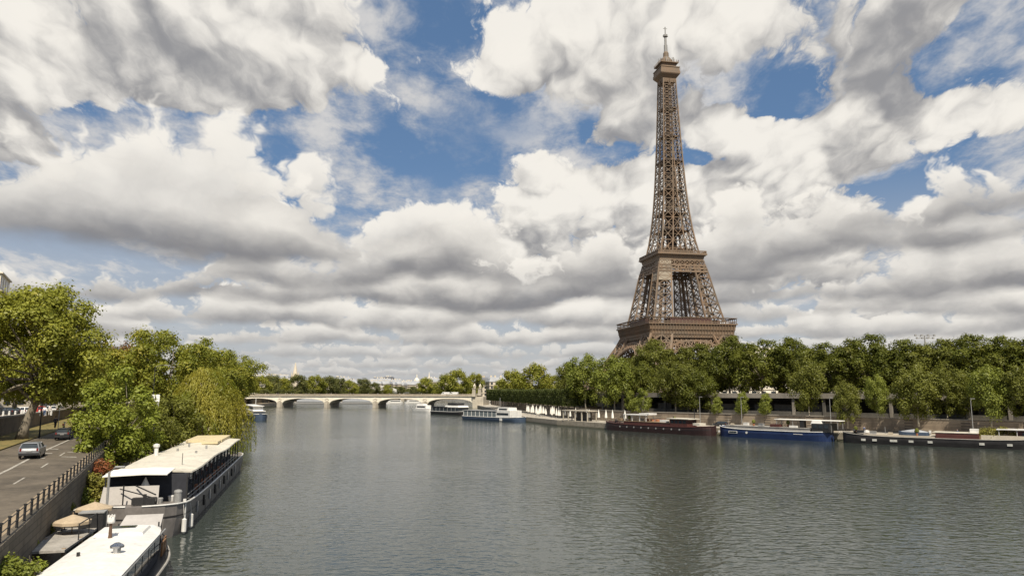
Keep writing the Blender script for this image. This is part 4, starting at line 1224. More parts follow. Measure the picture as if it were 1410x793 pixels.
for i in range(64):
    px = 352 + i * 5.6 + rd.uniform(-2, 2); D = rd.uniform(1350, 2500)
    top_y = 523.5 + 2.5 * math.sin(i * .55) + rd.uniform(-2.5, 2.5)
    if 505 < px < 555: top_y -= 1.5
    skyline(px, top_y, D, rd.randrange(4), rd.uniform(-.5, .5))
for i in range(10):
    skyline(352 + i * 4.5, 516 + rd.uniform(0, 3), 1250 + 30 * i, rd.randrange(4), rd.uniform(-.3, .3))
for i in range(9):
    skyline(505 + i * 7, 526 + rd.uniform(-2, 1), 1180 + 20 * i, rd.choice((1, 3)), rd.uniform(-.15, .15))
for i in range(30):
    skyline(700 + i * 26, 520 + rd.uniform(-2, 8), rd.uniform(1500, 2500), rd.randrange(4), rd.uniform(-.5, .5))
# spires and domes
def spire(px, ty, D, w, label, m):
    p = at_d(px, ty, D); h = p.z - 5; t_ = thing('church_spire', label, 'church tower', (p.x, p.y, 5))
    MB().box((0, 0, h * .27), (w, w, h * .54)).build('tower_shaft', m, t_)
    mb = MB(); mb.lathe([(w * .5, h * .54), (w * .33, h * .70), (w * .04, h)], 8)
    for sx, sy in ((-1, -1), (1, -1), (1, 1), (-1, 1)): mb.lathe([(w * .1, h * .52), (w * .1, h * .62), (.05, h * .72)], 6, (sx * w * .42, sy * w * .42, 0))
    mb.build('spire_roof', m, t_)
spire(407, 499, 1300, 11, 'slim pale golden church spire on the skyline above the left part of the bridge', M['facade'])
spire(591, 512, 1700, 7, 'thin pale church spire above the medium tree behind the bridge', M['facade_pale'])
p = at_d(574, 520, 1500); t_ = thing('white_dome', 'white domed church on the skyline left of the medium tree behind the bridge', 'church', (p.x, p.y, 5))
MB().box((0, 0, 9), (16, 16, 18)).build('church_body', M['facade_pale'], t_); MB().lathe([(6.5, 18), (6.5, 24), (6, 28), (3.8, 32), (1.2, 34), (1.0, 38), (.1, 41)], 12).build('dome', M['facade_pale'], t_)
# floodlight mast behind the trees on the right
p = at_d(1273, 462, 330); t_ = thing('floodlight_mast', 'thin grey floodlight mast rising above the right bank trees', 'light mast', (p.x, p.y, 8))
h = p.z - 8; MB().tube([(0, 0, 0), (0, 0, h)], [.5, .28], 8).build('mast', M['grey_metal'], t_)
mb = MB()
for zz, ww in ((h, 4.2), (h - 1.2, 3.6)): mb.beam((-ww, 0, zz), (ww, 0, zz), .22)
mb.beam((-2, 0, h), (-2, 0, h - 1.2), .2).beam((2, 0, h), (2, 0, h - 1.2), .2); mb.build('crossbar', M['grey_metal'], t_)
for zz, ww in ((h, 4.2), (h - 1.2, 3.6)):
    for k in range(4):
        MB().box((-ww + k * ww * 2 / 3, -.3, zz + .1), (.8, .5, .75)).build('lamp', M['grey_metal'], t_)
# ------------------------------------------------------------------ boats
def hull(Ln, B, z_mid, z_bow, z_stern, bow=6.0, stern=5.0, draft=-.9, flare=.04, n=28, bluff=2.4):
    """barge hull along +X (bow at +X), waterline z=0: plan stays full and closes in blunt curves"""
    mb = MB(); rings = []
    xs = [-Ln / 2 + Ln * (0.5 - 0.5 * math.cos(math.pi * i / n)) for i in range(n + 1)]
    for x_ in xs:
        db, ds = (Ln / 2 - x_) / bow, (x_ + Ln / 2) / stern
        k = 1.0
        if db < 1: k = max(.02, (1 - (1 - db) ** bluff)) ** (1 / bluff)
        if ds < 1: k = min(k, max(.10, (1 - (1 - ds) ** 2.6)) ** (1 / 2.6))
        u = x_ / (Ln / 2)
        zt = z_mid + (z_bow - z_mid) * max(0, u) ** 4 + (z_stern - z_mid) * max(0, -u) ** 4
        w = B / 2 * k
        rings.append([(x_, -w * .80, draft), (x_, -w * (.97 - flare), 0.0), (x_, -w, zt * .55), (x_, -w, zt), (x_, w, zt), (x_, w, zt * .55), (x_, w * (.97 - flare), 0.0), (x_, w * .80, draft)])
    mb.loft(rings); return mb, rings
def gunwale(rings, r=.09, lift=.06):
    mb = MB()
    for k in (3, 4): mb.tube([(p[k][0], p[k][1] * 1.01, p[k][2] + lift) for p in rings], r, 6)
    return mb
def band(rings, m, name, par, f0=.78, f1=.93):
    """rubbing strake following the side"""
    for k0, k1 in ((2, 3), (5, 4)):
        mb = MB(); pr = None
        for p in rings:
            a, b_ = Vector(p[k0]), Vector(p[k1]); s_ = 1.012
            lo, hi = a.lerp(b_, (f0 - .55) / .45), a.lerp(b_, (f1 - .55) / .45)
            lo.y *= s_; hi.y *= s_
            if pr: mb.add([pr[0], lo, hi, pr[1]], [(0, 1, 2, 3)])
            pr = (lo, hi)
        mb.build(name, m, par)
def frame_from(p, q):
    d = (q - p); return math.atan2(d.y, d.x), d.length

# --- the big grey houseboat with the long pale roof
pN, pF = Vector((-31.1, 62.6)), Vector((-46.6, 120.5))
a_, len_ = frame_from(pF, pN); c_ = (pN + pF) / 2
bg = thing('houseboat', 'big grey houseboat with a long cream roof moored at the left quay', 'houseboat', (c_.x, c_.y, 0), a_)
Ln, B = len_ + .6, 7.2
mb, rg = hull(Ln, B, 2.25, 2.75, 2.4, bow=4.2, stern=4, bluff=2.2); mb.build('hull', M['hull_grey'], bg, fix=True)
gunwale(rg, .075).build('gunwale', M['white_paint'], bg)
band(rg, M['hull_black'], 'rubbing_strake', bg, .62, .67)
mb = MB(); mb.loft([[(p[3][0], p[3][1] * .97, p[3][2] - .02), (p[4][0], p[4][1] * .97, p[4][2] - .02)] for p in rg], closed=False, cap=False); mb.build('deck', M['deck_grey'], bg, fix=True)
xf = Ln / 2
x1, x0 = xf - 4.2, -Ln / 2 + 9.0              # saloon from x0 (far) to x1 (near)
cab = MB(); cab.box(((x0 + x1 - 6) / 2, -.25, 3.55), (x1 - 6 - x0, 4.9, 2.5)); cab.build('saloon', M['cloth_dark'], bg)
mb = MB()
rows = []
for i in range(15):
    x_ = x0 - .8 + (x1 - 1.2 - x0 + .8) * i / 14
    zc_ = 5.02 + .10 * math.sin(i * .9)
    rows.append([(x_, -3.55, zc_ - .12), (x_, -3.5, zc_), (x_, -1.6, zc_ + .16), (x_, 0, zc_ + .22), (x_, 1.6, zc_ + .16), (x_, 3.5, zc_), (x_, 3.55, zc_ - .12), (x_, 0, zc_ + .06)])
mb.loft(rows); mb.build('roof', M['cream_paint'], bg, fix=True)
mb = MB(); rows = []
for i in range(5):
    x_ = x1 - 2.6 + i * .95; zc_ = 5.16 - i * .045
    rows.append([(x_, -3.2 , zc_ - .06), (x_, -3.2, zc_ + .02), (x_, 0, zc_ + .16), (x_, 1.9, zc_ + .08), (x_, 1.9, zc_), (x_, 0, zc_ + .06)])
mb.loft(rows); mb.build('awning', M['canvas'], bg, fix=True)
MB().box((x0 + 4, -.3, 5.42), (11, 4.6, .35)).box((x0 + 11, .9, 5.4), (4.5, 2, .3)).build('roof_hatch', mat('tan_roof', (.55, .47, .30), .7, .12, .4), bg)
for i in range(14):
    x_ = x0 + .3 + (x1 - .8 - x0) * i / 13
    for sy in (-1, 1): MB().box((x_, sy * 3.3, 3.55), (.12, .12, 2.75)).build('roof_post', M['black_metal'], bg)
for i in range(11):
    x_ = x0 + 1.6 + (x1 - 8 - x0) * i / 10
    for sy in (-1, 1): MB().box((x_, -.25 + sy * 2.47, 3.7), (2.1, .08, 1.5)).build('window', M['glass'], bg)
mb = MB()
for zz in (3.1, 2.75):
    for sy in (-1, 1): mb.tube([(x0, sy * 3.42, zz), (x1 - .5, sy * 3.42, zz)], .035, 5)
mb.build('side_rails', M['grey_metal'], bg)
# grey canvas screen across the left of the fore deck
mb = MB(); mb.add([(x1 + 1.0, -3.35, 2.5), (x1 + 1.0, 1.25, 2.5), (x1 + .5, 1.2, 4.05), (x1 + .5, -3.2, 4.05), (x1 + .88, -3.35, 2.5), (x1 + .88, 1.25, 2.5), (x1 + .38, 1.2, 4.05), (x1 + .38, -3.2, 4.05)], [(0, 1, 2, 3), (7, 6, 5, 4), (0, 4, 5, 1), (3, 2, 6, 7), (0, 3, 7, 4), (1, 5, 6, 2)])
mb.build('canvas_screen', M['grey_canvas'], bg)
MB().box((x1 - .9, .1, 3.7), (.1, 6.6, 2.4)).build('fore_bulkhead', M['cloth_dark'], bg)
MB().lathe([(.02, 4.7), (.35, 4.0), (.3, 3.9)], 10, (x1 - .35, -.1, 0)).tube([(x1 - .35, -.1, 2.6), (x1 - .35, -.1, 4.1)], .03).build('folded_parasol', M['canvas'], bg)
# anchor gear on the bow
mb = MB()
mb.tube([(xf - 2.2, -1.3, 2.7), (xf - 2.2, -1.3, 4.3)], .06); mb.tube([(xf - 1.6, .5, 2.7), (xf - 1.6, .5, 3.6)], .14, 8)
mb.box((xf - 1.9, .4, 3.0), (.8, 1.8, .55)); mb.tube([(xf - 3.4, -.6, 4.1), (xf - 1.8, 1.3, 3.5)], .06); mb.tube([(xf - 3.2, -1.8, 3.9), (xf - 1.8, 1.3, 3.2)], .05)
mb.tube([(xf - 1.9, -.5, 3.0), (xf - 1.9, 1.4, 3.0)], .3, 10)
mb.build('windlass', M['black_metal'], bg)
MB().tube([(xf - 4.0, 2.7, 2.5), (xf - 4.0, 2.7, 3.4)], .32, 12).lathe([(.36, 3.4), (.3, 3.55), (.1, 3.62)], 12, (xf - 4.0, 2.7, 0)).build('ventilator', M['grey_metal'], bg)
mb = MB(); mb.tube([(xf - 5, -2.9, 5.15), (xf - 5, -2.9, 5.9)], .2, 10).lathe([(.3, 5.9), (.3, 6.05), (.1, 6.2)], 10, (xf - 5, -2.9, 0)); mb2 = MB()
mb = MB(); mb.tube([(x1 - 18, -2.6, 5.1), (x1 - 18, -2.6, 6.1)], .22, 10).lathe([(.34, 6.1), (.34, 6.35), (.1, 6.45)], 10, (x1 - 18, -2.6, 0)); mb.build('stove_pipe', M['white_paint'], bg)
MB().tube([(x1 - 7, 1.8, 5.1), (x1 - 7, 1.8, 6.2)], .03).build('aerial', M['black_metal'], bg)
mb = MB(); mb.tube([(xf - 3.1, 3.42, 2.9), (xf - 3.1, 3.45, .7)], .14, 8); mb.build('spud_pole', M['white_paint'], bg)
for x_, y_ in ((xf - 2.6, 3.55), (xf - 5.2, 3.72)):
    MB().tube([(x_, y_, 1.35), (x_, y_, 1.25), (x_, y_, .25), (x_, y_, .1)], [.07, .2, .2, .08], 10).tube([(x_, y_ - .15, 2.6), (x_, y_, 1.3)], .025, 5).build('fender', M['white_paint'], bg)
for k in range(9):
    x_ = xf - 9 - k * 4.4
    MB().tube([(x_, 3.68, 1.9), (x_, 3.7, .9)], .11, 8).build('tyre_fender', M['rubber'] if k % 2 else M['grey_metal'], bg)
# tables and planters under the roof
for k in range(6):
    MB().box((x1 - 9 - k * 4.5, 3.0, 2.75), (1.0, .35, .5)).build('planter', M['terracotta'], bg)

# --- the white roofed boat in the foreground
n0, n1 = Vector((-19.8, 33.0)), Vector((-26.2, 54.6))
a_, len_ = frame_from(n0, n1); c_ = (n0 + n1) / 2
wb = thing('canal_boat', 'white roofed canal boat in the bottom left foreground with small chimneys', 'boat', (c_.x, c_.y, 0), a_)
Ln = len_; xf = Ln / 2
mb, rg = hull(Ln, 4.7, 1.25, 1.95, 1.4, bow=6.5, stern=4, bluff=2.0); mb.build('hull', M['hull_black'], wb, fix=True)
gunwale(rg, .08).build('gunwale', M['deck_grey'], wb)
mb = MB(); mb.loft([[(p[3][0], p[3][1] * .96, p[3][2] - .1), (p[4][0], p[4][1] * .96, p[4][2] - .1)] for p in rg], closed=False, cap=False); mb.build('deck', M['wood'], wb, fix=True)
x1 = xf - 4.6; x0 = -Ln / 2 + 2.9
MB().box(((x0 + x1) / 2, 0, 2.15), (x1 - x0 - .6, 3.3, 2.1)).build('cabin', M['cloth_dark'], wb)
MB().box((x0 + .25, 0, 2.5), (.08, 2.9, 1.3)).build('stern_panel', M['wood_brown'], wb)
for i in range(7):
    for sy in (-1, 1): MB().box((x0 + 1.6 + i * (x1 - x0 - 3) / 6, sy * 1.67, 2.35), (1.75, .06, 1.1)).build('window', M['glass'], wb)
mb = MB(); rows = []
for i in range(13):
    x_ = x0 + (x1 - x0) * i / 12; e = .35 * max(0, (i - 10.5) / 1.5)
    rows.append([(x_, -1.95 + e, 3.16), (x_, -1.98 + e, 3.26), (x_, -1.2, 3.44), (x_, 0, 3.5), (x_, 1.2, 3.44), (x_, 1.98 - e, 3.26), (x_, 1.95 - e, 3.16), (x_, 0, 3.32)])
mb.loft(rows); rf = mb.build('roof', M['white_paint'], wb, fix=True)
mb = MB()
for sy in (-1, 1): mb.tube([(x0, sy * 2.0, 3.14), (x1, sy * 1.93, 3.14)], .05, 6)
mb.build('roof_edging', M['grey_metal'], wb)
MB().box((x1 - 1.3, .3, 3.56), (.75, 1.5, .14), taper=.92).build('skylight', M['glass'], rf)
MB().box((x1 - 2.2, .2, 3.5), (2.7, 2.8, .16), taper=.94).build('raised_panel', M['white_paint'], rf)
def cowl(x_, y_, h, r, m2, nm):
    t2 = MB(); t2.tube([(x_, y_, 3.4), (x_, y_, 3.4 + h * .55), (x_, y_, 3.4 + h)], [r, r * .75, r * .6], 10)
    o = t2.build('chimney', M['grey_metal'] if m2 else mat('rusty_iron', (.12, .07, .045), .8, .3, 3.0), rf)
    c2 = MB(); c2.lathe([(r * 1.7, 3.4 + h), (r * 1.9, 3.4 + h + .1), (r * 1.6, 3.4 + h + .28), (r * .3, 3.4 + h + .36)], 12, (x_, y_, 0))
    for k in range(6): c2.box((x_ + r * 1.5 * math.cos(k * 1.05), y_ + r * 1.5 * math.sin(k * 1.05), 3.4 + h + .32), (.07, .07, .3))
    c2.build('cowl', M['white_paint'], o)
cowl(x1 - 4.3, .5, .95, .12, False, 'a'); 
mb = MB(); mb.tube([(x1 - 8.9, -.9 + .1, 3.4), (x1 - 8.9, -.8, 3.75)], .2, 10).lathe([(.36, 3.75), (.36, 3.85), (.12, 4.0)], 12, (x1 - 8.9, -.8, 0)); mb.build('ventilator', M['chrome'], rf)
MB().tube([(x1 - 9.2, 1.0, 3.4), (x1 - 9.2, 1.0, 3.65)], .09, 8).build('ventilator', M['black_metal'], rf)
# grey sloping hatch cover and bow gear
mb = MB(); mb.add([(x1 - .1, -1.6, 3.15), (x1 - .1, 1.0, 3.15), (x1 + 2.6, .95, 3.75), (x1 + 2.6, -1.4, 3.75), (x1 - .1, -1.6, 3.03), (x1 - .1, 1.0, 3.03), (x1 + 2.6, .95, 3.63), (x1 + 2.6, -1.4, 3.63)], [(0, 1, 2, 3), (7, 6, 5, 4), (0, 4, 5, 1), (3, 2, 6, 7), (0, 3, 7, 4), (1, 5, 6, 2)])
mb.build('hatch_cover', M['grey_canvas'], wb)
for sx, sy in ((2.4, -1.3), (2.4, .85), (0.1, -1.5), (.1, .9)): MB().box((x1 + sx, sy, 2.4), (.09, .09, 2.4)).build('hatch_post', M['black_metal'], wb)
MB().box((x1 + .9, -.3, 2.0), (1.7, 2.2, 1.3)).build('fore_cabin', M['wood_brown'], wb)
MB().box((x1 + 2.2, -1.6, 1.8), (1.2, .1, .9)).box((x1 + 1.0, -1.75, 1.8), (1.6, .1, .9)).build('side_board', M['wood_brown'], wb)
mb = MB()
pts = [p for p in rg if p[3][0] > x1 - 1]
for k in (3, 4): mb.tube([(p[k][0], p[k][1] * .93, p[k][2] + .6) for p in pts], .035, 6)
for p in pts[::2]:
    for k in (3, 4): mb.tube([(p[k][0], p[k][1] * .93, p[k][2]), (p[k][0], p[k][1] * .93, p[k][2] + .6)], .03, 5)
mb.build('bow_rail', M['black_metal'], wb)
MB().tube([(xf - 1.6, -.3, 1.8), (xf - 1.6, -.3, 2.5)], .12, 8).box((xf - 2.2, 0, 2.0), (.7, 1.0, .5)).build('windlass', M['black_metal'], wb)

# --- right bank barges
def barge(px0, y0, px1, y1, label, hm, B=5.1, zt=1.6, zb=2.2, zs=2.0, bow_left=True, lenx=None, name='barge', off=0.0, **k):
    p, q = at_z(px0, y0, 0).xy, at_z(px1, y1, 0).xy
    d = (q - p).normalized(); n_ = Vector((-d.y, d.x))
    if n_.dot(NB) < 0: n_ = -n_
    c_ = (p + q) / 2 + n_ * (B / 2 + off); ln = (q - p).length
    a_ = math.atan2(-d.y, -d.x) if bow_left else math.atan2(d.y, d.x)
    t_ = thing(name, label, 'barge', (c_.x, c_.y, 0), a_)
    mb, rg = hull(ln, B, zt, zb, zs, **k); mb.build('hull', hm, t_, fix=True)
    mb = MB(); mb.loft([[(p_[3][0], p_[3][1] * .97, p_[3][2] - .05), (p_[4][0], p_[4][1] * .97, p_[4][2] - .05)] for p_ in rg], closed=False, cap=False); mb.build('deck', M['deck_grey'], t_, fix=True)
    side = 1                      # with the bow to the left, the side seen from the water is +Y (local)
    return t_, rg, ln, side
# dark red barge: bow at the left, water side is +Y
rb, rg, ln, sd_ = barge(829, 591.5, 975, 600.5, 'dark red barge with white canopy frame, first of the barges from the left', M['hull_red'], zt=2.0, zb=2.7, zs=2.6, stern=6)
gunwale(rg, .1).build('gunwale', M['red_wood'], rb)
band(rg, M['hull_black'], 'rubbing_strake', rb, .60, .66)
MB().box((2, 0, 2.5), (20, 3.8, 1.1)).build('hold_coaming', M['red_wood'], rb)
MB().box((2, 0, 3.1), (20.4, 4.0, .16)).build('hatch_boards', M['wood'], rb)
mb = MB(); mb.box((7.0, .2, 5.05), (9.8, 3.9, .22)); mb.box((3.3, .2, 5.35), (4.0, 3.4, .5)); mb.build('canopy', M['white_paint'], rb)
for sx in (2.6, 5.2, 8.4, 11.6):
    for sy in (-1.5, 1.8): MB().box((sx, sy, 4.05), (.16, .16, 1.95)).build('canopy_post', M['white_paint'], rb)
MB().box((-10.2, 0, 3.1), (6.5, 4.0, 2.2)).build('wheelhouse', M['red_wood'], rb)
for i in range(4): MB().box((-12.4 + i * 1.5, 2.02, 3.5), (1.0, .06, .8)).build('window', M['glass'], rb)
MB().box((-10.2, 0, 4.35), (8.2, 4.8, .2)).build('wheelhouse_roof', M['cream_paint'], rb)
MB().box((-4.2, 1.2, 3.5), (2.6, 1.2, .7)).build('locker', M['white_paint'], rb)
MB().box((-16.4, .4, 3.0), (2.4, 2.6, .6)).build('stern_bench', M['cream_paint'], rb)
for i in range(9): MB().tube([(13 - i * 3.0, 2.56, 1.35), (13 - i * 3.0, 2.60, 1.35)], .26, 10).build('porthole', M['grey_metal'], rb)
for i in range(4): MB().box((-1.5 + i * 2.1, -1.0, 3.5), (.9, .9, .7)).build('planter', M['terracotta'], rb)
mb = MB(); mb.tube([(-13.6, -1, 2.5), (-13.6, -1, 7.2)], .1, 6); mb.tube([(-6.6, 0, 3.1), (-6.6, 0, 4.9)], .16, 8); mb.tube([(15.5, 0, 2.4), (15.5, 0, 4.4)], .08, 6); mb.build('mast', M['black_metal'], rb)
MB().tube([(17.6, 0, 2.6), (17.0, .8, 2.9), (17.0, -.8, 2.9)], .22, 8).build('anchor_winch', M['black_metal'], rb)

# blue barge
bb, rg, ln, sd_ = barge(986, 600.3, 1139, 608.5, 'dark blue barge with white stripes, middle one of the three long barges', M['hull_blue'], zt=2.1, zb=2.8, zs=2.3, stern=7)
gunwale(rg, .11).build('gunwale', M['white_paint'], bb)
band(rg, M['hull_black'], 'boot_top', bb, .58, .60)
MB().box((1, 0, 2.5), (24, 3.9, .9)).build('hold_coaming', M['deck_grey'], bb)
MB().box((1, 0, 3.0), (24.4, 4.1, .14)).build('hatch_boards', M['deck_grey'], bb)
MB().box((-1.4, .8, 3.35), (2.6, 1.6, .8)).build('deckhouse', M['red_wood'], bb)
MB().box((-8.4, .2, 3.9), (1.1, 1.3, 2.2)).build('funnel', M['black_metal'], bb)
MB().box((-6.2, .5, 3.3), (2.0, 1.4, .5)).build('locker', M['white_paint'], bb)
MB().box((-13.8, 0, 3.3), (4.6, 3.8, 2.0)).build('wheelhouse', M['black_metal'], bb)
for i in range(3): MB().box((-15.2 + i * 1.4, 1.93, 3.6), (1.0, .06, .8)).build('window', M['glass'], bb)
MB().box((-12.6, .4, 4.5), (2.6, 3.0, .9), taper=.8).build('tender_cover', M['white_paint'], bb)
mb = MB(); mb.box((-9.5, -.6, 5.0), (17, 3.2, .16)); mb.build('canopy', M['canvas'], bb)
for sx in (-17.6, -12, -6, -1.6): MB().box((sx, -1.8, 4.0), (.12, .12, 2.0)).box((sx, .8, 4.0), (.12, .12, 2.0)).build('canopy_post', M['grey_metal'], bb)
MB().box((10.3, 2.575, 1.35), (2.6, .05, .62)).build('window_frame', M['white_paint'], bb); MB().box((10.3, 2.60, 1.35), (2.3, .05, .42)).build('window', M['glass'], bb)
for x_ in (14.6, 6.2): MB().tube([(x_, 2.5, 1.35), (x_, 2.62, 1.35)], .3, 10).build('porthole', M['white_paint'], bb)
MB().box((-8.2, 2.57, 1.55), (2.4, .05, .12)).build('stripe', M['white_paint'], bb)
MB().tube([(17.3, 0, 2.6), (16.8, .8, 2.95), (16.8, -.8, 2.95)], .22, 8).build('anchor_winch', M['black_metal'], bb)

# black barge
kb, rg, ln, sd_ = barge(1158, 609.5, 1428, 620.5, 'long black barge with a row of square white portholes at the right', M['hull_black'], zt=1.75, zb=2.5, zs=2.2, stern=6, n=34)
gunwale(rg, .10).build('gunwale', M['deck_grey'], kb)
h_ = ln / 2
MB().box((h_ - 13, 0, 1.95), (16, 4.3, .5)).build('fore_deck', mat('sand_deck', (.42, .37, .29), .85, .12, .5), kb)
for f in (5.0, 7.4, 11.4, 15.0, 18.8, 28.6, 33.6, 37.0, 40.0):
    if f < ln - 2: MB().box((h_ - f, 2.56, .95), (.95 if f != 11.4 else 1.5, .08, .5)).build('porthole', M['port'], kb)
MB().box((h_ - 24, .2, 2.45), (8.2, 4.2, 1.25)).build('deckhouse', M['red_wood'], kb)
MB().box((h_ - 23.6, .2, 3.14), (8.6, 4.4, .14)).build('deckhouse_roof', M['cream_paint'], kb)
MB().box((h_ - 27.2, .6, 3.5), (1.6, 1.4, 1.1)).build('water_tank', M['white_paint'], kb)
MB().box((h_ - 36, 2.0, 2.35), (15.0, .25, .95)).build('bulwark', mat('beige_panel', (.5, .45, .36), .8, .12, .5), kb)
MB().box((h_ - 38.8, -.3, 2.9), (7.6, 3.6, 1.8)).build('aft_saloon', M['red_wood'], kb)
MB().box((h_ - 37.4, 0, 4.1), (12.0, 4.4, .18)).build('flat_roof', M['white_paint'], kb)
for sx in (-31.8, -35, -38.4, -41.6): MB().box((h_ + sx, 1.9, 3.2), (.1, .1, 1.7)).build('roof_post', M['white_paint'], kb)
for i in range(4): MB().box((h_ - 36.4 - i * 1.7, 1.53, 3.1), (1.1, .06, .8)).build('window', M['glass'], kb)
mb = MB(); mb.box((h_ - 4.0, 0, 2.7), (1.6, 1.8, .6)); mb.tube([(h_ - 2.6, -.6, 2.3), (h_ - 2.6, .6, 3.0)], .3, 8); mb.build('windlass', M['black_metal'], kb)
MB().lathe([(.05, 2.3), (.7, 2.5), (.6, 2.95), (.1, 3.1)], 9, (h_ - 5.4, .6, 0)).build('canvas_bundle', M['white_paint'], kb)
me, P_l = crown('foliage', (3.6, 1.5, 1.2), 0, 40, .6, 4200, .26, L['yellow'], 131, -.7, .5)
o = bpy.data.objects.new('plants', me); col.objects.link(o)
o.parent = tag(thing('plant_bed', 'thick yellow green plants growing on the deck of the black barge', 'plants'), None)
bed = o.parent
wp = Vector(kb.location) + Matrix.Rotation(kb.rotation_euler.z, 3, 'Z') @ Vector((h_ - 31.2, -.1, 2.9)); bed.location = wp; bed.rotation_euler.z = kb.rotation_euler.z
MB().box((0, 0, -.75), (7.0, 2.6, .75)).build('planter', M['wood'], bed)
# covered dinghy on the fore deck
dg = thing('dinghy', 'small grey covered motor dinghy lying on the deck of the black barge', 'dinghy', tuple(Vector(kb.location) + Matrix.Rotation(kb.rotation_euler.z, 3, 'Z') @ Vector((h_ - 15.3, .4, 2.2))), kb.rotation_euler.z)
mb, rg2 = hull(6.2, 2.0, .75, .95, .75, bow=2.2, stern=.6, draft=0.02, n=12); mb.build('hull', M['hull_navy'], dg, fix=True)
mb = MB(); mb.loft([[(x_, -w, .76), (x_, -w * .5, .76 + h2), (x_, w * .5, .76 + h2), (x_, w, .76)] for x_, w, h2 in ((-2.9, .8, .1), (-1.4, .95, .42), (0, .98, .62), (1.4, .9, .4), (2.6, .4, .15))], cap=True); mb.build('cover', M['zinc'], dg, fix=True)
mb = MB(); mb.box((-3.3, 0, .9), (.45, .5, .6)); mb.box((-3.35, 0, .4), (.2, .2, .8)); mb.build('outboard_motor', M['white_paint'], dg)

# --- passenger boats upstream
def river_boat(px0, y0, px1, y1, label, B, hm, sup, name='passenger_boat', group=None, far_off=1):
    """px0/px1: water line of the near side, left to right. sup(t, ln) adds the upper works; local x runs left to right along the side"""
    p, q = at_z(px0, y0, 0).xy, at_z(px1, y1, 0).xy; d = (q - p).normalized(); n_ = Vector((-d.y, d.x))
    if n_.y < 0: n_ = -n_
    c_ = (p + q) / 2 + n_ * B / 2; ln = (q - p).length
    t_ = thing(name, label, 'boat', (c_.x, c_.y, 0), math.atan2(d.y, d.x), group)
    mb, rg = hull(ln, B, 1.5, 1.9, 1.6, bow=5, stern=3); mb.build('hull', hm, t_, fix=True)
    gunwale(rg, .12).build('gunwale', M['white_paint'], t_)
    mb = MB(); mb.loft([[(p_[3][0], p_[3][1] * .97, p_[3][2] - .05), (p_[4][0], p_[4][1] * .97, p_[4][2] - .05)] for p_ in rg], closed=False, cap=False); mb.build('deck', M['white_paint'], t_, fix=True)
    sup(t_, ln); return t_
def sup_white(t_, ln):
    h = ln / 2
    MB().box((-h * .30, 0, 2.75), (ln * .60, 6.2, 2.4)).build('glass_saloon', M['glass_boat'], t_)
    MB().box((-h * .30, 0, 4.05), (ln * .62, 6.6, .22)).build('saloon_roof', M['grey_metal'], t_)
    for i in range(9): MB().box((-h * .88 + i * ln * .073, -3.13, 2.75), (.28, .1, 2.4)).build('mullion', M['white_paint'], t_)
    mb = MB(); mb.box((h * .50, 0, 2.9), (ln * .24, 6.2, 3.0)); mb.box((h * .46, 0, 4.75), (ln * .19, 4.6, 1.6), taper=.92); mb.build('wheelhouse', M['white_paint'], t_)
    MB().box((h * .46, -2.3, 4.9), (ln * .13, .14, .6)).build('window', M['glass'], t_)
    MB().box((h * .50, -3.13, 3.0), (ln * .19, .1, .8)).build('window', M['glass'], t_)
    MB().tube([(h * .22, 0, 4), (h * .22, 0, 9.5)], .09, 6).build('mast', M['grey_metal'], t_)
    MB().box((h * .47, -3.5, 1.0), (1.6, .1, 1.5)).build('white_panel', M['white_paint'], t_)
    mb = MB()
    for i in range(8): mb.tube([(h * .66 + i * h * .04, -2.8, 1.6), (h * .66 + i * h * .04, -2.8, 2.6)], .05, 5)
    mb.tube([(h * .64, -2.8, 2.6), (h * .96, -2.0, 2.6)], .05, 5); mb.build('bow_rail', M['white_paint'], t_)
river_boat(633, 577.3, 712, 581.3, 'white and blue passenger boat with glass saloon and white wheelhouse by the right quay', 7, M['hull_navy'], sup_white)
def sup_dark(t_, ln):
    h = ln / 2
    MB().box((-.5, 0, 2.6), (ln * .84, 6.4, 2.3)).build('glass_saloon', M['glass'], t_)
    MB().box((-h * .35, 0, 3.9), (ln * .55, 6.8, .25)).build('saloon_roof', M['black_metal'], t_)
    mb = MB(); mb.box((h * .42, 0, 4.3), (ln * .42, 6.6, .9), taper=.9); mb.build('upper_deck', M['white_paint'], t_)
    MB().box((h * .38, 0, 5.4), (ln * .25, 5.2, 1.2)).build('sun_canopy', M['black_metal'], t_)
    for i in range(7): MB().box((-h * .78 + i * ln * .12, -3.24, 2.6), (.2, .08, 2.3)).build('mullion', M['grey_metal'], t_)
river_boat(590, 569.5, 634, 571.6, 'dark glass sided passenger boat with white upper deck behind the white and blue one', 7, M['hull_black'], sup_dark)
def sup_small(t_, ln):
    h = ln / 2
    MB().box((h * .1, 0, 2.7), (ln * .6, 4.2, 2.2), taper=.9).build('cabin', M['white_paint'], t_)
    MB().box((h * .1, -2.03, 2.9), (ln * .45, .1, .8)).build('window', M['glass'], t_)
    MB().box((-h * .1, 0, 4.1), (ln * .4, 3.4, .9), taper=.8).build('flybridge', M['white_paint'], t_)
    MB().tube([(0, 0, 4.4), (0, 0, 6.3)], .07, 6).build('mast', M['white_paint'], t_)
river_boat(566, 566.2, 590, 567, 'small white motor yacht left of the dark glass sided boat', 4.6, M['white_paint'], sup_small, 'motor_yacht')
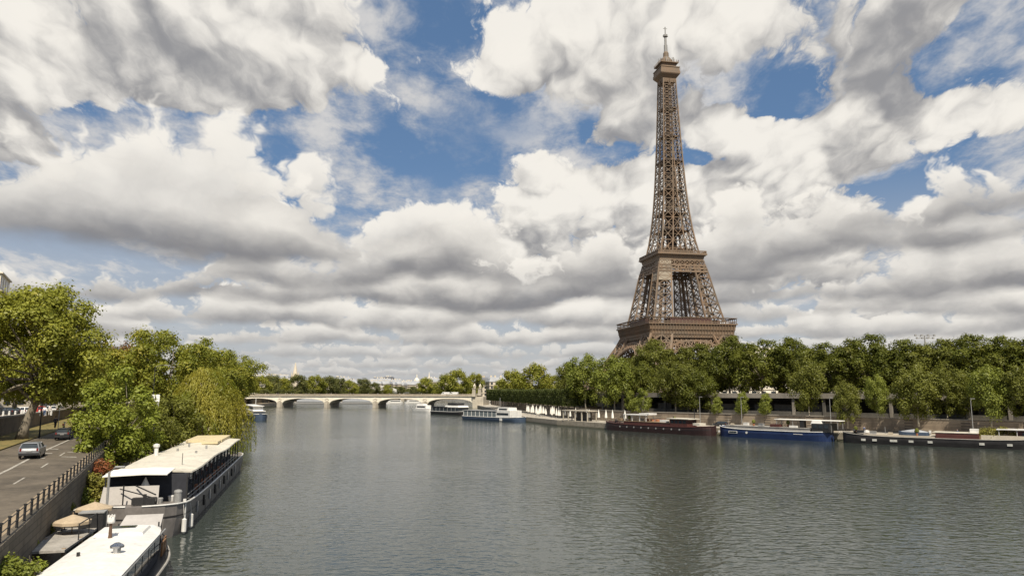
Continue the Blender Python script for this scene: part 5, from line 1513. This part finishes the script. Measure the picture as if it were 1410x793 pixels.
def sup_left(t_, ln):
    h = ln / 2
    for k, (w_, z_, l_) in enumerate(((4.6, 2.7, .8), (4.2, 4.7, .65))):
        MB().box((0, 0, z_), (ln * l_, w_, 1.9), taper=.97).build('deckhouse', M['white_paint'], t_)
        MB().box((0, 0, z_ + .15), (ln * l_ * .93, w_ + .06, .75)).build('window_band', M['glass'], t_)
        MB().box((0, 0, z_ + 1.05), (ln * l_ * 1.04, w_ + .6, .18)).build('deck_edge', M['white_paint'], t_)
    MB().tube([(h * .3, 0, 5.6), (h * .3, 0, 9)], .1, 6).build('mast', M['white_paint'], t_)
# moored at the left quay beyond the willow, bow towards the camera
t_ = thing('passenger_boat', 'white two decked passenger boat at the left quay just beyond the willow', 'boat', (0, 0, 0))
p = at_z(362, 579, 0).xy; q = Vector((-131, 372)); d = (p - q).normalized(); c_ = (p + q) / 2; ln = (p - q).length
t_.location = (c_.x - 1, c_.y, 0); t_.rotation_euler.z = math.atan2(d.y, d.x)
mb, rg = hull(ln, 6.4, 1.8, 2.6, 1.8, bow=7, stern=3); mb.build('hull', M['hull_navy'], t_, fix=True); gunwale(rg, .14).build('gunwale', M['white_paint'], t_); sup_left(t_, ln)
mb = MB(); mb.loft([[(p_[3][0], p_[3][1] * .97, p_[3][2] - .05), (p_[4][0], p_[4][1] * .97, p_[4][2] - .05)] for p_ in rg], closed=False, cap=False); mb.build('deck', M['white_paint'], t_, fix=True)
def sup_tour(t_, ln):
    h = ln / 2
    mb = MB(); mb.box((0, 0, 3.3), (ln * .86, 7.0, 3.6), taper=.96); mb.build('glass_canopy', M['zinc'], t_)
    MB().box((0, 0, 5.25), (ln * .8, 6.2, .3)).build('canopy_ridge', M['grey_metal'], t_)
    MB().box((-h * .2, -3.6, 2.2), (ln * .7, .1, .5)).build('window_band', M['glass'], t_)
river_boat(404, 556.4, 461, 556.2, 'long grey glass roofed tour boat seen through the second arch of the bridge', 8, M['grey_metal'], sup_tour, 'tour_boat')
river_boat(467, 556.2, 524, 556.0, 'long grey glass roofed tour boat seen through the middle arch of the bridge', 8, M['grey_metal'], sup_tour, 'tour_boat')
def sup_black(t_, ln):
    MB().box((0, 0, 2.6), (ln * .8, 6, 2.4)).build('deckhouse', M['cloth_dark'], t_); MB().box((0, 0, 4), (ln * .84, 6.6, .3)).build('deckhouse_roof', M['grey_metal'], t_)
river_boat(371, 556.9, 394, 556.7, 'dark covered boat seen through the leftmost arch of the bridge', 7, M['hull_black'], sup_black, 'covered_boat')
def sup_w2(t_, ln):
    MB().box((0, 0, 2.6), (ln * .7, 5, 2.2), taper=.95).build('deckhouse', M['white_paint'], t_); MB().box((0, -2.52, 2.8), (ln * .6, .1, .8)).build('window_band', M['glass'], t_)
river_boat(533, 556.0, 556, 555.8, 'white cabin boat seen through the fourth arch of the bridge, left one', 6, M['white_paint'], sup_w2, 'cabin_boat')
river_boat(559, 555.7, 582, 555.5, 'white cabin boat seen through the fourth arch of the bridge, right one', 6, M['white_paint'], sup_w2, 'cabin_boat')

# ---- mooring lines, gangways and deck clutter
def world_of(t_, p): return Vector(t_.location) + Matrix.Rotation(t_.rotation_euler.z, 3, 'Z') @ Vector(p)
def sag(p, q, d, n=7): return [p.lerp(q, i / n) - Vector((0, 0, d * 4 * (i / n) * (1 - i / n))) for i in range(n + 1)]
def mooring(label, p, q):
    o = MB().tube(sag(Vector(p), Vector(q), .5), .045, 5).build('mooring_line', M['rope']); return tag(o, label, 'rope')
def gangway(label, p, q, w=1.0):
    p, q = Vector(p), Vector(q); d = q - p; t_ = thing('gangway', label, 'gangway', tuple(p), math.atan2(d.y, d.x)); ln = d.xy.length
    MB().beam((0, 0, 0), (ln, 0, d.z), w, .12).build('walkway', M['wood'], t_)
    for sy in (-1, 1):
        mb = MB(); mb.tube([(0, sy * w * .48, .95), (ln, sy * w * .48, d.z + .95)], .03, 5)
        for k in range(4): f = k / 3; mb.tube([(ln * f, sy * w * .48, d.z * f), (ln * f, sy * w * .48, d.z * f + .95)], .03, 5)
        mb.build('handrail', M['grey_metal'], t_)
for t_, nm, xs, zz in ((rb, 'dark red barge', (17.5, -17.0), 2.4), (bb, 'dark blue barge', (16.4, -16.6), 2.3), (kb, 'long black barge', (23.0, -8.0), 2.0)):
    for k, x_ in enumerate(xs):
        a = world_of(t_, (x_, -2.3, zz)); b_ = world_of(t_, (x_ + (3.5 if k == 0 else -3.5), -3.6, 0)); b_.z = 2.05
        mooring('mooring rope from the ' + ('bow' if k == 0 else 'stern') + ' of the ' + nm + ' to the quay', a, b_)
    gangway('wooden gangway between the quay and the ' + nm, world_of(t_, (-7.6, -2.4, zz)), world_of(t_, (-7.6, -6.0, 2.1)))
mooring('mooring rope at the near end of the big grey houseboat', world_of(bg, (26.0, -2.6, 2.7)), world_of(bg, (29.0, -4.6, 2.5)))
gangway('wooden gangway between the quay and the big grey houseboat', world_of(bg, (15.0, -3.6, 2.4)), world_of(bg, (15.0, -6.0, 2.3)))
rd = random.Random(77)
for t_, spots in ((rb, ((10.5, .9), (7.0, -.9), (4.4, 1.2), (-6.0, -1.2), (14.6, .8), (12.6, -.8))), (bb, ((5.0, .9), (8.4, -1.0), (11.6, .6), (-3.8, -.8), (2.6, 1.2))), (kb, ((16.5, -1.0), (12.2, 1.1), (9.0, -1.2), (3.0, 1.2), (-1.8, .6), (20.6, .4)))):
    for k, (x_, y_) in enumerate(spots):
        z_ = 3.1 if t_ is not kb else 2.2
        kind = k % 3
        if kind == 0: MB().lathe([(.22, 0), (.34, .5), (.3, .52)], 9, (x_, y_, z_)).build('plant_pot', M['terracotta'], t_); MB().lathe([(.05, .5), (.5, .9), (.42, 1.4), (.05, 1.75)], 7, (x_, y_, z_)).build('pot_plant', L['mid'], t_)
        elif kind == 1: MB().box((x_, y_, z_ + .3), (1.3, .9, .6)).box((x_, y_, z_ + .65), (1.4, 1.0, .1)).build('deck_locker', (M['grey_metal'], M['wood'], M['white_paint'])[(k // 3 + len(spots)) % 3], t_)
        else: MB().tube([(x_ - .5, y_, z_ + .1), (x_ + .5, y_, z_ + .1)], .35, 8).build('rope_coil', M['rope'], t_); MB().tube([(x_ + 1.0, y_ + .4, z_), (x_ + 1.0, y_ + .4, z_ + 1.7)], .05, 6).build('deck_post', M['grey_metal'], t_)
# plating seams and a dark band on the grey houseboat, small things on its fore deck
for k in range(11):
    x_ = 24.0 - k * 4.6
    MB().box((x_, 3.59, 1.0), (.07, .03, 1.9)).build('plating_seam', M['hull_black'], bg)
for k, (x_, y_, m_) in enumerate(((26.0, -1.9, M['terracotta']), (25.2, 2.0, M['white_paint']), (24.6, -2.4, M['wood']), (26.6, 1.3, M['grey_metal']))):
    MB().lathe([(.22, 0), (.3, .45), (.26, .5), (.05, .52)], 9, (x_, y_, 2.5)).build('deck_tub', m_, bg)
for k in range(5): MB().tube([(-9.5 + k * 4.2, 1.4 - (k % 2) * 2.6, 5.15), (-9.5 + k * 4.2, 1.4 - (k % 2) * 2.6, 5.55)], .12, 8).build('roof_vent', M['grey_metal'], bg)
MB().tube([(-2.0, 2.32, 1.3), (-1.5, 2.36, 1.3)], .2, 10).build('side_fender', M['rubber'], wb)
for k in range(3): MB().tube([(4.6 - k * 4.0, 2.42, .95), (4.6 - k * 4.0, 2.42, .3)], .12, 8).build('side_fender', M['white_paint'], wb)
# ------------------------------------------------------------------ cars
def car(label, loc, rz, paint, kind='hatch', name='parked_car'):
    """local +Y is forward; ground at z=0"""
    t_ = thing(name, label, 'car', loc, rz)
    Lc, W = 4.15, 1.78
    prof_low = [(-2.07, .42), (-2.1, .78), (-2.02, 1.0), (1.0, .98), (1.75, .86), (2.05, .68), (2.08, .38), (1.5, .24), (-1.6, .24)]
    mb = MB(); rows = []
    for x_, k in ((-.89, .93), (-.84, .99), (-.5, 1.0), (.5, 1.0), (.84, .99), (.89, .93)):
        rows.append([(x_, y_ * k, .62 + (z_ - .62) * k) for y_, z_ in prof_low])
    mb.loft(rows); mb.build('body', paint, t_, fix=True, bevel=.04)
    roof = [(-1.98, 1.0), (-1.62, 1.42), (-1.35, 1.49), (.1, 1.50), (.45, 1.42), (1.15, .97)]
    mb = MB(); rows = []
    for x_, k in ((-.80, 0), (-.66, 1), (.66, 1), (.80, 0)):
        rows.append([(x_, y_, z_) if k else (x_, y_ * .98, .97) for y_, z_ in roof])
    mb.loft([[(-.80, -1.98, .98), (-.80, 1.15, .96), (.80, 1.15, .96), (.80, -1.98, .98)], [(-.62, -1.62, 1.43), (-.62, .42, 1.43), (.62, .42, 1.43), (.62, -1.62, 1.43)]])
    g_ = mb.build('cabin_glass', M['glass'], t_, fix=True)
    mb = MB(); mb.loft([[(-.65, -1.72, 1.42), (-.65, .45, 1.42), (.65, .45, 1.42), (.65, -1.72, 1.42)], [(-.56, -1.55, 1.51), (-.56, .2, 1.51), (.56, .2, 1.51), (.56, -1.55, 1.51)]])
    for sx in (-1, 1):
        for a, b_ in (((.80, -1.98, .97), (.63, -1.66, 1.43)), ((.80, 1.15, .96), (.63, .42, 1.43)), ((.81, -.35, .98), (.645, -.45, 1.43))):
            mb.beam((sx * a[0], a[1], a[2]), (sx * b_[0], b_[1], b_[2]), .1)
    mb.build('roof', paint, t_, fix=True)
    for sx in (-1, 1):
        for y_ in (-1.28, 1.30):
            w = MB().tube([(sx * .72, y_, .31), (sx * .9, y_, .31)], .31, 16).build('wheel', M['rubber'], t_)
            MB().tube([(sx * .88, y_, .31), (sx * .915, y_, .31)], .19, 12).build('rim', M['chrome'], w)
        MB().box((sx * .70, -2.06, .86), (.16, .10, .26)).build('tail_light', M['lamp_red'], t_)
        MB().box((sx * .64, 2.0, .68), (.34, .14, .16)).build('headlight', M['lamp_clear'], t_)
        MB().box((sx * .96, .72, 1.02), (.2, .14, .14)).build('wing_mirror', paint, t_)
    MB().box((0, -2.10, .45), (1.66, .12, .2)).build('bumper', M['black_metal'], t_)
    MB().box((0, -2.125, .72), (.46, .04, .10)).build('number_plate', M['grey_metal'], t_)
    return t_
rdir = R(24)
p = at_z(44, 630, 5.3); car('silver grey hatchback driving away on the left road, seen from behind', (p.x, p.y, road_z(p.y)), rdir, M['car_silver'], name='hatchback_car').scale = (1.05,) * 3
p = at_z(88, 603, 5.9); car('dark car driving ahead of the silver hatchback on the left road', (p.x, p.y, road_z(p.y)), rdir, M['car_dark'], name='hatchback_car')
p = at_z(110, 594, 6.2); car('farther dark car half hidden behind the bright green tree on the left road', (p.x, p.y, road_z(p.y)), rdir, M['car_dark'], name='hatchback_car')
# cars and people on the upper street
def up(px, py=570): return at_z(px, py, 7.95)
for px, py, m_, lab in ((30, 570.5, M['car_white'], 'white car parked on the upper street behind the trunk of the biggest plane tree'), (48, 569, M['car_red'], 'red car parked on the upper street right of the biggest plane tree trunk'), (12, 571, M['car_dark'], 'dark car parked on the upper street at the left picture edge'), (64, 568, M['car_white'], 'white car parked on the upper street left of the triangular sign')):
    p = up(px, py); car(lab, (p.x, p.y, 7.8), R(65), m_)
def person(label, loc, rz, cloth, leg, group=None, pose='stand', src=None):
    if src is not None:
        c = copy_tree(src); c.location = loc; c.rotation_euler = (0, 0, rz); c['label'] = label
        if group: c['group'] = group
        elif 'group' in c: del c['group']
        for ch in c.children:
            if ch.name.startswith('jacket'): ch.material_slots[0].link = 'OBJECT'; ch.material_slots[0].material = cloth
            if ch.name.startswith('trousers'): ch.material_slots[0].link = 'OBJECT'; ch.material_slots[0].material = leg
        return c
    V = [(0, 0, .95), (0, 0, 1.15), (0, 0, 1.42), (0, .01, 1.52), (0, .03, 1.62), (0, .03, 1.72),
         (-.19, 0, 1.42), (-.25, .02, 1.15), (-.25, .12, .92), (-.25, .16, .83), (.19, 0, 1.42), (.25, -.02, 1.15), (.25, .06, .92), (.25, .1, .83),
         (-.1, 0, .9), (-.1, .10, .5), (-.1, .04, .08), (-.1, .18, .04), (.1, 0, .9), (.1, -.04, .5), (.1, -.18, .1), (.1, -.06, .04)]
    E = [(0, 1), (1, 2), (2, 3), (3, 4), (4, 5), (2, 6), (6, 7), (7, 8), (8, 9), (2, 10), (10, 11), (11, 12), (12, 13), (0, 14), (14, 15), (15, 16), (16, 17), (0, 18), (18, 19), (19, 20), (20, 21)]
    Rr = [.15, .15, .16, .06, .095, .085, .065, .05, .035, .04, .065, .05, .035, .04, .09, .065, .045, .04, .09, .065, .045, .04]
    def skin(name, m, vi, grow, parent):
        mp = {v: i for i, v in enumerate(vi)}
        me = bpy.data.meshes.new(name); me.from_pydata([V[v] for v in vi], [(mp[a], mp[b_]) for a, b_ in E if a in mp and b_ in mp], [])
        o = bpy.data.objects.new(name, me); col.objects.link(o); me.materials.append(m)
        md = o.modifiers.new('skin', 'SKIN'); md.use_smooth_shade = True
        for v, i in mp.items():
            me.skin_vertices[0].data[i].radius = (Rr[v] + grow,) * 2
        me.skin_vertices[0].data[0].use_root = True
        o.modifiers.new('sub', 'SUBSURF').levels = 1
        if parent: o.parent = parent
        return o
    o = skin('person', M['skin'], list(range(22)), 0, None); o.location = loc; o.rotation_euler = (0, 0, rz); tag(o, label, 'person', group)
    skin('jacket', cloth, [0, 1, 2, 6, 7, 8, 10, 11, 12], .02, o); skin('trousers', leg, [0, 14, 15, 16, 18, 19, 20], .02, o)
    mb = MB(); mb.lathe([(.085, 1.66), (.108, 1.72), (.10, 1.79), (.05, 1.83)], 10, (0, .015, 0)); mb.build('hair', M['cloth_dark'], o, smooth_=True)
    return o
p = up(68, 572); P0 = person('person in pale clothes walking on the upper pavement beside the triangular sign', (p.x, p.y, 7.95), R(40), M['cloth_pale'], M['cloth_pale'])
p = up(61, 573); person('person in white top on the upper pavement left of the one in pale clothes', (p.x, p.y, 7.95), R(200), M['sign_white'], M['cloth_blue'], src=P0)
p = at_z(76, 586, 6.9); person('person in dark clothes standing by the foot of the triangular sign', (p.x, p.y, road_z(p.y) + .5), R(10), M['cloth_dark'], M['cloth_dark'], src=P0)
# people crossing the bridge, a few pixels each
rd = random.Random(8)
for i in range(34):
    x_ = rd.uniform(6, BLEN - 3)
    person('person walking along the near pavement of the stone bridge', Bw(x_, -HW + rd.uniform(.6, 2.2), 8.92), bang + rd.choice((R(90), R(-90))), rd.choice((M['cloth_dark'], M['cloth_pale'], M['cloth_blue'], M['sign_white'])), M['cloth_dark'], 'people crossing the stone bridge', src=P0)
for i, x_ in enumerate((BLEN - 22, BLEN - 15)):
    t_ = thing('delivery_van', ('white van on the stone bridge left of the pylons, farther one', 'white van on the stone bridge left of the pylons, nearer one')[i], 'van', Bw(x_, -2 - i * 2, 8.92), bang)
    MB().box((0, 0, 1.45), (5.4, 2.0, 2.1)).box((-3.1, 0, .95), (1.0, 1.9, 1.1), taper=.9).build('body', M['car_white'], t_, bevel=.08)
    MB().box((-2.72, 0, 1.9), (.1, 1.7, .7)).box((-2.0, -1.01, 1.85), (.9, .04, .6)).build('window', M['glass'], t_)
    for sx in (-2.4, 1.7):
        for sy in (-.85, .85): MB().tube([(sx, sy - .12, .38), (sx, sy + .12, .38)], .38, 12).build('wheel', M['rubber'], t_)
# rider on a dark scooter
p = at_z(88, 584, 6.8)
sc_ = thing('motor_scooter', 'dark motor scooter on the road beside the triangular sign', 'scooter', (p.x, p.y, road_z(p.y)), rdir)
MB().loft([[(-.12, y_, z0), (.12, y_, z0), (.14, y_, z1), (-.14, y_, z1)] for y_, z0, z1 in ((-.8, .5, .78), (-.3, .3, .76), (.1, .25, .4), (.45, .3, .45), (.6, .4, 1.0))]).build('body', M['car_dark'], sc_, fix=True)
for y_ in (-.62, .68): MB().tube([(-.06, y_, .27), (.06, y_, .27)], .27, 12).build('wheel', M['rubber'], sc_)
MB().tube([(-.35, .5, 1.05), (.35, .5, 1.05)], .03, 6).build('handlebar', M['black_metal'], sc_)
MB().box((0, -.84, .65), (.2, .05, .1)).build('tail_light', M['lamp_red'], sc_)
# ---- signs
p = at_z(80, 588, 6.6); t_ = thing('warning_sign', 'triangular white road sign on a pole above the dark car', 'sign', (p.x, p.y, road_z(p.y)), R(20))
hh = at_d(80, 559, p.y).z - road_z(p.y)
MB().tube([(0, 0, 0), (0, 0, hh + .9)], .05, 8).build('pole', M['grey_metal'], t_)
mb = MB(); s_ = .68; mb.add([(-s_, -.06, hh - .35), (s_, -.06, hh - .35), (0, -.06, hh + .85), (-s_, -.1, hh - .35), (s_, -.1, hh - .35), (0, -.1, hh + .85)], [(0, 1, 2), (5, 4, 3), (0, 3, 4, 1), (1, 4, 5, 2), (2, 5, 3, 0)]); mb.build('plate', M['cream_paint'], t_)
mb = MB(); mb.add([(-.12, -.11, hh - .2), (.12, -.11, hh - .2), (.07, -.11, hh + .3), (-.07, -.11, hh + .3)], [(0, 1, 2, 3)]); mb.build('symbol', M['black_metal'], t_)
p = at_d(214, 553, 92); D_ = p.y; t_ = thing('direction_sign', 'square white sign with a black arrow on a dark post beside the bright green tree', 'sign', (p.x, p.y, 5.0), R(22))
zt = at_d(214, 543, D_).z - 5.0; zb = at_d(214, 553, D_).z - 5.0; w_ = 10 / 1015 * D_
MB().tube([(0, 0, 0), (0, 0, zt)], .09, 8).build('pole', M['black_metal'], t_)
MB().box((0, -.15, (zt + zb) / 2), (w_, .08, zt - zb)).build('plate', M['sign_white'], t_)
MB().box((0, -.15, zb - (zt - zb) * .36), (w_ * .9, .08, (zt - zb) * .6)).build('lower_plate', M['grey_metal'], t_)
c = (zt + zb) / 2; q_ = (zt - zb); mb = MB(); mb.add([(-q_ * .07, -.20, c + q_ * .3), (q_ * .07, -.20, c + q_ * .3), (q_ * .07, -.20, c - q_ * .02), (q_ * .2, -.20, c - q_ * .02), (0, -.20, c - q_ * .32), (-q_ * .2, -.20, c - q_ * .02), (-q_ * .07, -.20, c - q_ * .02)], [(0, 1, 2, 3, 4, 5, 6)]); mb.build('arrow', M['black_metal'], t_)
MB().box((0, -.15, zb - q_ * 1.6), (w_ * .55, .35, q_ * 1.2)).build('signal_box', M['black_metal'], t_)
def lamp(px, py_base, z, py_top, label, arm=1.4):
    p = at_z(px, py_base, z); h = at_d(px, py_top, p.y).z - z
    t_ = thing('street_lamp', label, 'street lamp', (p.x, p.y, z), R(30)); MB().tube([(0, 0, 0), (0, 0, h * .5), (0, 0, h)], [.11, .08, .05], 8).build('pole', M['black_metal'], t_)
    MB().tube([(0, 0, h), (arm * .6, 0, h + .3), (arm, 0, h + .3)], .04, 6).build('arm', M['black_metal'], t_); MB().box((arm + .3, 0, h + .28), (.8, .3, .14)).build('lamp_head', M['grey_metal'], t_)
lamp(208, 590, 6.4, 505, 'thin dark street lamp rising in front of the broad plane tree')
lamp(54, 603, 5.7, 552, 'dark lamp post on the grass verge right of the biggest plane tree trunk', .3)
for px, lab in ((963, 'tall lamp post standing behind the stern of the dark red barge'), (1020, 'tall lamp post behind the young cone shaped tree'), (1142, 'thin lamp post before the gallery right of the tall pale olive tree'), (1336, 'thin lamp post before the gallery left of the slanting pale trunk')):
    p = bank_px(px, 11); h = 8.5
    t_ = thing('street_lamp', lab, 'street lamp', (p.x, p.y, 2.0), R(-45)); MB().tube([(0, 0, 0), (0, 0, h)], [.1, .06], 8).build('pole', M['grey_metal'], t_); MB().box((.4, 0, h), (.9, .3, .15)).build('lamp_head', M['grey_metal'], t_)
# white bollards on the upper pavement
for i in range(9):
    p = up(4 + i * 8.3, 574.5 - i * .35); o = MB().lathe([(.2, 0), (.17, .1), (.13, .8), (.16, .9), (.05, 1.0)], 10).build('bollard', M['white_paint'])
    o.location = (p.x, p.y, 7.95); tag(o, 'short white bollard at the edge of the upper pavement on the left', 'bollard', 'white bollards along the upper pavement')
# ---- left quay between road wall and boats: deck, parasols, black crate, gangway, tables
def parasol_open(px, py, z, r, label):
    p = at_z(px, py, z); t_ = thing('open_parasol', label, 'parasol', (p.x, p.y, 2.65), 0)
    h = z - 2.65; mb = MB(); n = 8
    ring = [(r * math.cos(2 * math.pi * k / n), r * math.sin(2 * math.pi * k / n), h - .55) for k in range(n)]
    mb.add([(0, 0, h - .12)] + ring + [(x_, y_, z_ - .18) for x_, y_, z_ in ring], [(0, 1 + k, 1 + (k + 1) % n) for k in range(n)] + [(1 + k, 1 + n + k, 1 + n + (k + 1) % n, 1 + (k + 1) % n) for k in range(n)])
    mb.build('canopy', M['tan_canvas'], t_, fix=True); MB().tube([(0, 0, 0), (0, 0, h)], .035, 6).build('pole', M['wood'], t_); MB().lathe([(.3, 0), (.3, .1), (.05, .16)], 10).build('base', M['concrete'], t_)
parasol_open(131, 688, 4.4, 1.25, 'farther open tan parasol on the quay deck behind the white roofed boat')
parasol_open(101, 705, 4.3, 1.15, 'nearer open tan parasol on the quay deck left of the black crate')
fr = R(17)
def deckbox(name, label, cat, px, py, z, size, m_, rz=fr, **k):
    p = at_z(px, py, z); o = MB().box((0, 0, 0), size).build(name, m_, **k); o.location = (p.x, p.y, z - size[2] / 2); o.rotation_euler = (0, 0, rz); return tag(o, label, cat)
t_ = thing('quay_deck', 'weathered grey plank deck between the road wall and the white roofed boat', 'deck', (*at_z(87, 742, 2.9).xy, 2.6), R(16))
MB().box((0, 0, .3), (2.3, 8.0, .14)).build('planks', mat('grey_planks', (.33, .31, .28), .9, .2, 1.4, c2=(.2, .19, .17)), t_)
for sx in (-1.0, 1.0):
    for sy in (-3.6, 0, 3.6): MB().box((sx, sy, .1), (.2, .2, .6)).build('beam', M['wood'], t_)
mb = MB()
for sy in (-1, 1.4, 3.8): mb.tube([(1.1, sy, .35), (1.1, sy, 1.35)], .035, 6)
mb.tube([(1.1, -1, 1.35), (1.1, 3.8, 1.35)], .035, 6); mb.build('handrail', M['black_metal'], t_)
p = at_z(126, 737, 2.4); t_ = thing('crate', 'black upright crate on the quay between the tan parasols and the white roofed boat', 'crate', (p.x, p.y, 2.65), fr)
MB().box((0, 0, .65), (1.5, 1.0, 1.3)).build('body', M['black_metal'], t_, bevel=.03); MB().box((0, 0, 1.33), (1.6, 1.1, .08)).build('lid', M['grey_metal'], t_)
def ctable(px, py, label):
    p = at_z(px, py, 3.1); t_ = thing('cafe_table', label, 'table', (p.x, p.y, 2.65), .3); MB().box((0, 0, .74), (1.5, .8, .05)).build('tabletop', M['cream_paint'], t_)
    for sx in (-.65, .65):
        for sy in (-.32, .32): MB().box((sx, sy, .36), (.05, .05, .72)).build('leg', M['black_metal'], t_)
ctable(100, 722, 'pale table beneath the nearer tan parasol'); ctable(118, 706, 'pale table beneath the farther tan parasol'); ctable(72, 728, 'pale table at the left end of the quay deck by the road wall')
t_ = thing('picket_fence', 'short row of dark pickets on the quay left of the grey houseboat', 'fence', (*at_z(132, 684, 2.6).xy, 2.25), R(70))
for i in range(9): MB().box((-2 + i * .5, 0, .6), (.08, .08, 1.2)).build('picket', M['black_metal'], t_)
MB().box((0, 0, 1.0), (4.2, .05, .06)).build('rail', M['black_metal'], t_)
p = at_z(146, 712, 2.0); t_ = thing('mooring_pole', 'pale mooring pole at the left bow of the grey houseboat', 'pole', (p.x, p.y, 0)); MB().tube([(0, 0, -1), (0, 0, 5.6), (.5, 0, 6.0), (1.2, .1, 6.0)], .1, 8).build('pole', M['grey_metal'], t_)
deckbox('white_box', 'small white box on the quay wall beside the farther tan parasol', 'box', 105, 684, 3.2, (.7, .7, 1.0), M['white_paint'])
t_ = thing('stone_planter', 'low stone edged planter in the bottom left corner under the plants', 'planter', (*at_z(24, 792, 2.8).xy, 2.3), R(20)); MB().box((0, 0, .2), (2.6, 1.6, .6)).build('box', M['stone'], t_)
# ---- right quay: closed parasols, pergola, parked car
PARA = None
def parasol_closed(p, s_=1.0):
    global PARA
    lab = 'closed white parasol standing on the right bank quay left of the barges'
    if PARA is None:
        PARA = thing('closed_parasol', lab, 'parasol', (p[0], p[1], 2.0), 0, 'closed white parasols on the right bank quay')
        MB().lathe([(.10, 1.2), (.42, 1.35), (.36, 2.2), (.16, 3.3), (.03, 3.9)], 8).build('canopy', M['canvas'], PARA)
        MB().tube([(0, 0, 0), (0, 0, 1.5)], .05, 6).build('pole', M['grey_metal'], PARA)
        return
    c = copy_tree(PARA); c.location = (p[0], p[1], 2.0); c.scale = (s_, s_, s_)
rd = random.Random(4)
for i in range(46):
    s_ = rd.uniform(0, 1); off = rd.uniform(4, 10)
    pl = R_(off); q = Vector(pl[4]).lerp(Vector(pl[5]), rd.uniform(-.3, 1)) if i % 3 else Vector(pl[5]).lerp(Vector(pl[6]), rd.uniform(0, .25))
    parasol_closed(q, rd.uniform(.85, 1.15))
for px in (843, 860, 834, 824, 811):
    q = bank_px(px, 5.5 + 8); parasol_closed(q, 1.05)
p = bank_px(798, 14, 575); t_ = thing('pergola', 'long pale roofed kiosk on the quay between the parasols and the dark red barge', 'kiosk', (p.x, p.y, 2.0), math.atan2(EB.y, EB.x) - .12)
MB().box((0, 0, 3.5), (13.5, 4.6, .3)).build('roof', M['stone'], t_)
for sx in (-6.3, -3.6, 0, 3.4, 6.3):
    for sy in (-2, 2): MB().box((sx, sy, 1.7), (.35, .3, 3.4)).build('post', M['stone'], t_)
MB().box((.8, 1.2, 1.5), (6.5, 1.8, 2.8)).build('counter', M['dark_concrete'], t_)
p = bank_px(992, 13.5, 585); car('dark car parked on the quay behind the bow of the blue barge', (p.x, p.y, 2.02), math.atan2(EB.y, EB.x) + R(90), M['car_dark'])
p = bank_px(968, 14, 585)
for i, px in enumerate((848, 902, 944, 1066, 1128, 1190, 1318)):
    p = bank_px(px, 7.5, 590); person('person standing on the right bank quay behind the barges', (p.x, p.y, 2.02), i * 1.3, rd.choice((M['cloth_dark'], M['cloth_pale'], M['cloth_blue'])), M['cloth_dark'], 'people on the right bank quay', src=P0)
